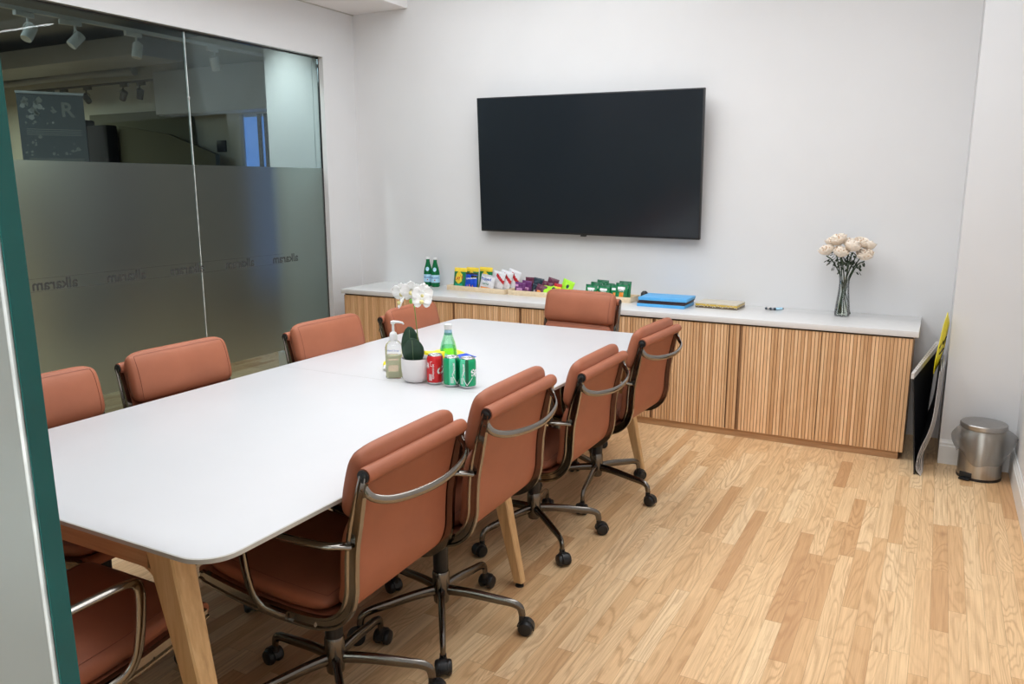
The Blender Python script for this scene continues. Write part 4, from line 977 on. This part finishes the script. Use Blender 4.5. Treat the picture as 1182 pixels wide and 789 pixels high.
# ------------------------------------------------------------------ vase with roses
VX, VY = 3.778, -0.175
t = thing('vase', 'clear waisted glass vase holding faded cream roses on the worktop', 'vase', (VX, VY, CT))
VPf = [(0.0, 0.0), (0.040, 0.0), (0.0445, 0.006), (0.0440, 0.03), (0.038, 0.09), (0.0315, 0.15), (0.029, 0.19), (0.030, 0.225), (0.034, 0.243)]
MB().lathe(VPf + [(r-0.002, z) for r, z in VPf[::-1][:-2]] + [(0.040, 0.008), (0.0, 0.008)], n=32).obj('vase_glass', 'clear', t, angle=60)
MB().lathe([(0.0, 0.0095), (0.0405, 0.0095), (0.041, 0.03), (0.0365, 0.08), (0.0, 0.08)], n=28).obj('water', 'water', t)
def rose(dx, dz, dy, r, k, label):
    t = thing('rose', label, 'flower', (VX, VY, CT), 0.0, 'faded cream roses in the glass vase')
    random.seed(100+k)
    a0 = 2*PI*k/9+0.5
    bx, by = -dx*0.20+0.012*math.cos(a0), 0.012*math.sin(a0)
    top = Vector((dx, dy, dz))
    neck = Vector((dx*0.14+0.008*math.cos(a0*2), dy*0.14+0.009*math.sin(a0*2), 0.205))
    path = smoothpath([(bx*1.4, by*1.4, 0.013), neck, (dx*0.62, dy*0.6, 0.205+(dz-0.205)*0.62), top-Vector((0, 0, r*0.8))], 6)
    MB().tube(path, 0.0036, 7).obj('stem', 'rose_stem', t)
    # sepals and petals
    mb = MB()
    tl = Matrix.Rotation(random.uniform(-0.25, 0.25)+dx*2.2, 4, 'Y') @ Matrix.Rotation(random.uniform(-0.1, 0.45)*(1 if dy < 0.02 else -1), 4, 'X')
    B = Matrix.Translation(top) @ tl
    n = 0
    for ring, (cnt, rad, hh, open_) in enumerate(((3, 0.30, 0.95, 0.10), (4, 0.50, 1.0, 0.18), (5, 0.74, 0.92, 0.32), (6, 0.96, 0.84, 0.30))):
        for q in range(cnt):
            az = 2*PI*q/cnt+ring*0.7+random.uniform(-0.15, 0.15); wd = 2*PI/cnt*0.72
            V = []; F = []; m = 7; nn = 6
            for i in range(nn+1):
                u = i/nn
                rr_ = r*rad*(math.sin(min(1.0, u*1.25)*PI/2)**0.8)*(1+open_*0.5*u*u) ; z = r*(-0.75+1.5*u*hh) - r*open_*0.55*max(0, u-0.72)*2.4
                for j in range(m):
                    s = -1+2*j/(m-1); aa = az+s*wd*(0.55+0.45*math.sin(PI*min(1, u+0.2)/1.2))
                    w_ = random.uniform(-0.01, 0.01)*r*u*2.0
                    V.append(B @ Vector(((rr_+w_)*math.cos(aa), (rr_+w_)*math.sin(aa), z-abs(s)**3*r*0.28*u+w_)))
            for i in range(nn):
                for j in range(m-1): F.append([i*m+j, i*m+j+1, (i+1)*m+j+1, (i+1)*m+j])
            I = [1 if (f//(m-1) == nn-1 and random.random() < 0.12) else 0 for f in range(len(F))]
            mb.add(V, F, I)
    o = mb.obj('bloom', ['rose', 'rose_edge'], t, angle=80); md = o.modifiers.new('s', 'SOLIDIFY'); md.thickness = 0.0008; md.offset = 0
    lf = MB()
    for q in range(6):
        u = random.uniform(0.50, 0.88); p = path[int(u*(len(path)-1))]; az = random.uniform(0, 2*PI)
        if q == 0: az = PI if dx < 0 else 0.0
        L = random.uniform(0.02, 0.042)
        e = p+Vector((math.cos(az)*L, math.sin(az)*L*0.7, random.uniform(-0.008, 0.014)))
        lf.tube([p, p.lerp(e, 0.6), e], 0.0009, 5)
        for s in (0.55, 1.0):
            c = p.lerp(e, s); M = Matrix.Translation(c) @ Matrix.Rotation(az-PI/2+random.uniform(-0.8, 0.8), 4, 'Z') @ Matrix.Rotation(random.uniform(-1.5, -0.6), 4, 'X') @ Matrix.Rotation(random.uniform(-1, 1), 4, 'Y')
            V, F = petal_geo(0.022, 0.008, 0.004, M, 4); lf.add(V, F)
    lf.obj('foliage', 'rose_leaf', t)
RS = [(-0.118, 0.395, -0.03, 0.036, 'faded cream rose at the far left of the vase, hanging lowest on that side'),
      (-0.095, 0.440, 0.03, 0.032, 'faded cream rose at the back left of the bunch'),
      (-0.055, 0.455, -0.02, 0.040, 'faded cream rose standing highest on the left of the bunch'),
      (-0.028, 0.388, -0.055, 0.037, 'faded cream rose low in the front middle of the bunch'),
      (0.010, 0.435, 0.03, 0.034, 'faded cream rose at the back middle, mostly hidden by its neighbours'),
      (0.040, 0.425, -0.045, 0.040, 'large faded cream rose right of centre at the front of the bunch'),
      (0.085, 0.440, 0.00, 0.034, 'faded cream rose right of the large central one'),
      (0.122, 0.425, 0.02, 0.034, 'faded cream rose topmost at the right end of the bunch'),
      (0.112, 0.372, -0.03, 0.037, 'faded cream rose drooping lowest at the right end of the bunch')]
for k, (dx, dz, dy, r, lab) in enumerate(RS): rose(dx*0.92, dz, dy, r*1.22, k, lab)

# ------------------------------------------------------------------ pedal bin
def bin_():
    t = thing('pedal_bin', 'round brushed steel pedal bin with a clear liner in the right corner', 'bin', (4.548, -0.625, 0), math.radians(-20))
    MB().lathe([(0.0, 0.012), (0.098, 0.012), (0.102, 0.014), (0.102, 0.262), (0.099, 0.266), (0.0, 0.266)], n=48).obj('drum', 'steel', t, angle=50)
    MB().lathe([(0.0, 0.0), (0.104, 0.0), (0.104, 0.014), (0.0, 0.0141)], n=40).obj('base_ring', 'black', t, angle=40)
    MB().lathe([(0.0, 0.2665), (0.106, 0.2665), (0.109, 0.270), (0.109, 0.290), (0.106, 0.2935), (0.0, 0.302)], n=48).obj('lid', 'steel_lid', t, angle=30)
    MB().box(-0.055, -0.005, -0.128, -0.098, 0.004, 0.012, 0.002).box(-0.060, 0.0, -0.1045, -0.097, 0.012, 0.040, 0.003).obj('pedal', 'black', t)
    MB().tube(smoothpath([(0.06, 0.10, 0.255), (0.05, 0.125, 0.262), (0.0, 0.135, 0.265), (-0.05, 0.125, 0.262), (-0.06, 0.10, 0.255)], 4), 0.003, 8).obj('hinge_loop', 'black', t)
    # liner folded over the rim, bulging out in a loose skirt
    n = 72; R = []
    levels = [(0.264, 0.1035, 0.0, 0.0), (0.255, 0.112, 0.4, 0.004), (0.225, 0.122, 0.9, 0.010), (0.185, 0.119, 1.0, 0.011), (0.150, 0.112, 0.9, 0.008), (0.125, 0.1075, 0.7, 0.005), (0.110, 0.106, 0.5, 0.003)]
    for (z, r, k, w) in levels:
        ring = []
        for i in range(n):
            a = 2*PI*i/n
            flare = 0.050*max(0, math.cos(a-math.radians(38)))**3 + 0.030*max(0, math.cos(a-math.radians(215)))**4
            ns = noise.noise(Vector((math.cos(a)*3.5, math.sin(a)*3.5, z*16)))*w*1.6 + abs(noise.noise(Vector((math.cos(a)*9, math.sin(a)*9, z*9+4))))*w
            rr_ = max(0.1035, r+flare*k*(1 if z > 0.14 else 0.4)+ns)
            dz = (0.030*math.sin(2*a+0.5)+0.012*math.sin(5*a))*(1 if z < 0.20 else 0.0)
            ring.append(Vector((rr_*math.cos(a), rr_*math.sin(a), z+dz)))
        R.append(ring)
    mb = MB(); mb.rings(R, caps=False); o = mb.obj('liner', 'bag_film', t, angle=80)
    md = o.modifiers.new('u', 'SUBSURF'); md.levels = 1; md.render_levels = 1
bin_()

# ------------------------------------------------------------------ boards and prints in the gap beside the sideboard
def gapboards():
    t = thing('display_board', 'black display board with a pale top edge leaning on the sideboard end', 'board', (0, 0, 0))
    P = [(4.246, -0.755, 0.0), (4.270, -0.20, 0.0), (4.300, -0.20, 0.597), (4.198, -0.755, 0.515)]
    n = Vector((0.006, 0, 0.0))
    MB().prism([Vector(p) for p in P], n).obj('panel', 'board_black', t, smooth=False)
    e = MB(); e.prism([(4.190, -0.757, 0.5155), (4.204, -0.757, 0.5155), (4.316, -0.20, 0.5985), (4.292, -0.20, 0.5985)], (0, 0, 0.030)); e.obj('top_edge', 'paper', t, smooth=False)
    e = MB()
    for k in range(16):
        f = 0.10+k*0.052; y = -0.757+f*0.69; y = -0.757+f*0.557; x = 4.196+f*0.105; z = 0.5460+f*0.083
        e.prism([(x, y, z), (x+0.008, y, z), (x+0.008, y+0.018, z+0.002), (x, y+0.018, z+0.002)], (0, 0, 0.0004))
    e.obj('edge_print', 'paper_tan', t, smooth=False)
    for k in range(4):
        tt = ('outermost curled print sheet, pale underside showing at the foot, beside the black board', 'curled print sheet directly behind the outermost curled one beside the black board',
              'curled print sheet third in from the outermost beside the black board', 'curled print sheet innermost, leaning against the wall corner beside the black board')[k]
        dx = 0.007*k
        P = smoothpath([(4.281+dx*0.3, 0, 0.002+0.0015*k), (4.256+dx, 0, 0.035), (4.258+dx, 0, 0.10), (4.272+dx*1.2, 0, 0.165), (4.294+dx, 0, 0.235), (4.310+dx*0.8, 0, 0.32), (4.316+dx*0.8, 0, 0.44), (4.320+dx*0.8, 0, 0.56+0.01*k)], 4)
        R = []
        for i, p in enumerate(P):
            a = (P[min(i+1, len(P)-1)]-P[max(i-1, 0)]).normalized(); nn = Vector((a.z, 0, -a.x))*0.0012
            y0 = -0.765+0.018*k+0.18*max(0, p.z-0.28); y1 = -0.20
            R.append([Vector((p.x, y0, p.z))-nn, Vector((p.x, y1, p.z))-nn, Vector((p.x, y1, p.z))+nn, Vector((p.x, y0, p.z))+nn])
        o = MB().rings(R, mi=lambda a, i: 1 if i == 0 else 0).obj('print_sheet', ['paper', ('board_black', 'paper', 'foil_silver', 'paper')[k]]); tag(o, tt, 'poster', 'curled prints leaning in the gap beside the sideboard')
    Y = [(4.296, -0.60, 0.52), (4.297, -0.60, 0.59), (4.306, -0.58, 0.67), (4.320, -0.55, 0.78), (4.334, -0.50, 0.841), (4.348, -0.44, 0.775), (4.336, -0.44, 0.635), (4.318, -0.44, 0.545)]
    o = MB().prism([(x-0.004, y, z) for x, y, z in Y], (0.0022, 0, 0)).obj('yellow_poster', 'foil_brightyellow', smooth=False)
    tag(o, 'yellow poster with black marks sticking up behind the other prints against the wall corner', 'poster')
    mk = MB()
    for (a, b) in (((4.308, 0.655), (4.322, 0.69)), ((4.322, 0.69), (4.324, 0.665)), ((4.324, 0.665), (4.338, 0.70)), ((4.312, 0.62), (4.330, 0.64))):
        A = Vector((a[0], -0.60+(a[0]-4.30)*4.2, a[1])); B = Vector((b[0], -0.60+(b[0]-4.30)*4.2, b[1])); mk.tube([A, B], 0.003, 5)
    mk.obj('black_mark', 'ink_black', o, smooth=False)
gapboards()

# ------------------------------------------------------------------ office beyond the glass
def spot(x, y, z, az, tl, label, group, m='spot_white', s=1.0):
    t = thing('track_spotlight', label, 'spotlight', (x, y, z), az, group)
    MB().box(-0.016, 0.016, -0.075*s, 0.075*s, -0.036, -0.001, 0.003).obj('adaptor', m, t)
    MB().tube([(0, 0.03, -0.036), (0, 0.03, -0.075)], 0.009, 8).obj('neck', m, t)
    M = Matrix.Translation((0, 0.03, -0.135)) @ Matrix.Rotation(tl, 4, 'X')
    MB().lathe([(0.0, -0.055), (0.036, -0.058), (0.038, -0.05), (0.038, 0.05), (0.034, 0.056), (0.0, 0.056)], n=20).obj('head', m, t).matrix_local = M
    b = MB(); b.tube(smoothpath([(-0.042, 0, 0), (-0.042, 0, 0.05), (0, 0, 0.07), (0.042, 0, 0.05), (0.042, 0, 0)], 3), 0.004, 6)
    b.obj('yoke', m, t).matrix_local = Matrix.Translation((0, 0.03, -0.135))
tag(MB().box(-1.517, -1.483, -3.2, 0.9, 2.700, 2.725).obj('lighting_track', 'spot_white'), 'white lighting track running above the near row of spotlights behind the glass', 'track')
SG = 'near row of white track spotlights behind the glass'
for k, (y, az, tl) in enumerate(((-1.72, 0.2, -0.6), (-1.38, -0.3, -0.75), (-0.86, 0.1, -0.25), (-0.08, 0.2, 0.35))):
    spot(-1.5, y, 2.700, az, tl, ('white track spotlight, leftmost behind the glass, crossed by the bright lamp reflection', 'white track spotlight, second from the left in the near row, tilted to the right', 'white track spotlight hanging just left of the glass joint, third in the near row', 'white track spotlight hanging right of the glass joint')[k], SG)
tag(MB().box(-6.6, -3.5, 1.30, 1.325, 2.72, 2.745).obj('lighting_track', 'spot_dark'), 'dark lighting track on the far side of the office', 'track')
for k, x in enumerate((-6.35, -6.0, -5.72, -5.25, -4.55, -4.25)):
    spot(x, 1.31, 2.72, PI/2, (0.5, -0.4, 0.2, -0.8, 0.6, 0.3)[k], ('dark far spotlight above the banner, leftmost of its row', 'dark far spotlight above the banner, second from left', 'dark far spotlight just at the banner right edge', 'dark far spotlight hanging alone right of the banner', 'dark far spotlight, left one of the close pair', 'dark far spotlight, right one of the close pair')[k], 'far row of dark track spotlights', 'spot_dark', 0.9)
tag(MB().box(-9.0, -3.3, 0.55, 1.15, 2.86, 3.06, 0.01).obj('air_duct', 'duct'), 'large square air duct under the office ceiling behind the glass', 'duct')
tag(MB().box(-3.9, -0.7, 1.20, 1.49, 2.32, 2.80, 0.01).obj('bulkhead', 'duct'), 'boxed bulkhead on the far office wall right of the glass joint', 'bulkhead')
pipe = MB(); pipe.tube([(-8.5, 1.35, 2.85), (-5.4, 1.35, 2.88), (-4.4, 1.35, 2.86)], 0.05, 10)
tag(pipe.obj('ceiling_pipe', 'duct'), 'round pipe running below the office ceiling in the background', 'pipe')
# banner
A = Vector((-2.70, -1.12, 0)); B = Vector((-2.43, -0.70, 0)); d = (B-A).normalized(); nrm = Vector((d.y, -d.x, 0))
t = thing('roll_up_banner', 'grey printed roll-up banner standing behind the frosted glass on the left', 'banner', (0, 0, 0))
def bp(u, z, o=0.0): p = A.lerp(B, u)+nrm*o; return Vector((p.x, p.y, z))
MB().prism([bp(0, 0.1), bp(1, 0.1), bp(1, 2.28), bp(0, 2.28)], nrm*-0.004).obj('sheet', 'banner_grey', t, smooth=False)
MB().prism([bp(-0.02, 0.0, 0.05), bp(1.02, 0.0, 0.05), bp(1.02, 0.0, -0.05), bp(-0.02, 0.0, -0.05)], (0, 0, 0.095)).obj('base', 'alu', t, smooth=False)
MB().prism([bp(-0.01, 2.28, 0.01), bp(1.01, 2.28, 0.01), bp(1.01, 2.28, -0.012), bp(-0.01, 2.28, -0.012)], (0, 0, 0.02)).obj('top_rail', 'alu', t, smooth=False)
mb = MB(); random.seed(3)
def blob(u, z, r, mi):
    n = 9; pts = [bp(u+r*math.cos(2*PI*k/n)*random.uniform(0.5, 1.2)/0.5, z+r*math.sin(2*PI*k/n)*random.uniform(0.5, 1.2), 0.0012) for k in range(n)]; mb.add(pts, [list(range(n))], mi)
for k in range(26): blob(random.uniform(0.08, 0.55), random.uniform(2.02, 2.24), random.uniform(0.008, 0.028), random.choice((0, 0, 1)))
for k in range(22): blob(random.uniform(0.04, 0.95), random.uniform(1.70, 1.95), random.uniform(0.006, 0.02), 0)
for z in (1.985, 1.97, 1.955, 1.94, 1.74, 1.73, 1.72): mb.add([bp(0.1, z, 0.0013), bp(0.93, z, 0.0013), bp(0.93, z+0.006, 0.0013), bp(0.1, z+0.006, 0.0013)], [[0, 1, 2, 3]], 0)
put_text(mb, 'R', 0.17, lambda u, v: bp(0.74+u/0.5, 2.15+v, 0.0014), 0, 0, 0.004)
mb.obj('printed_artwork', ['banner_print', 'banner_light'], t, smooth=False)
# draped black cloth, olive board imitating the television reflection, low partition, framed plate, blue window
R = []
for (x0, x1, zt) in ((-5.25, -4.75, 2.245),): pass
tag(MB().box(-5.50, -4.98, 1.05, 1.18, 0.0, 2.30, 0.02).obj('fabric_rack', 'cloth_black'), 'tall black fabric covered rack beside the banner, left of the pair', 'rack', 'black covered racks behind the glass')
tag(MB().box(-4.975, -4.60, 1.05, 1.20, 0.0, 2.23, 0.02).obj('fabric_rack', 'cloth_black'), 'slightly lower black fabric covered rack, right of the pair', 'rack', 'black covered racks behind the glass')
o = MB().prism([(-5.45, 1.34, 0.0), (-3.28, 1.34, 0.0), (-3.62, 1.44, 2.40), (-5.45, 1.44, 2.40)], (0, 0.04, 0)).obj('tv_reflection_panel', 'tv_reflection_olive', smooth=False)
tag(o, 'large olive panel imitating the television reflection in the glass, with a slanted right edge', 'panel')
o = MB().prism([(-4.55, 1.18, 0.0), (-2.95, 1.18, 0.0), (-2.95, 1.18, 1.86), (-3.7, 1.18, 2.10), (-4.55, 1.18, 2.22)], (0, 0.06, 0)).obj('draped_table', 'olive_dark', smooth=False)
tag(o, 'dark draped stack standing before the far office wall', 'furniture')
tag(MB().box(-3.24, -3.11, 1.47, 1.4995, 1.90, 2.03, 0.003).obj('wall_plate', 'frame_dark'), 'small square dark plate on the far office wall', 'plate')
t = struct('window_6', MB().box(-2.82, -2.0, 1.47, 1.4995, 0.4, 2.27), 'blue_window')
for x in (-2.83, -2.56, -2.46): MB().box(x, x+0.05, 1.45, 1.4695, 0.35, 2.30).obj('window_frame', 'frame_dark' if x > -2.8 else 'duct', t, smooth=False)
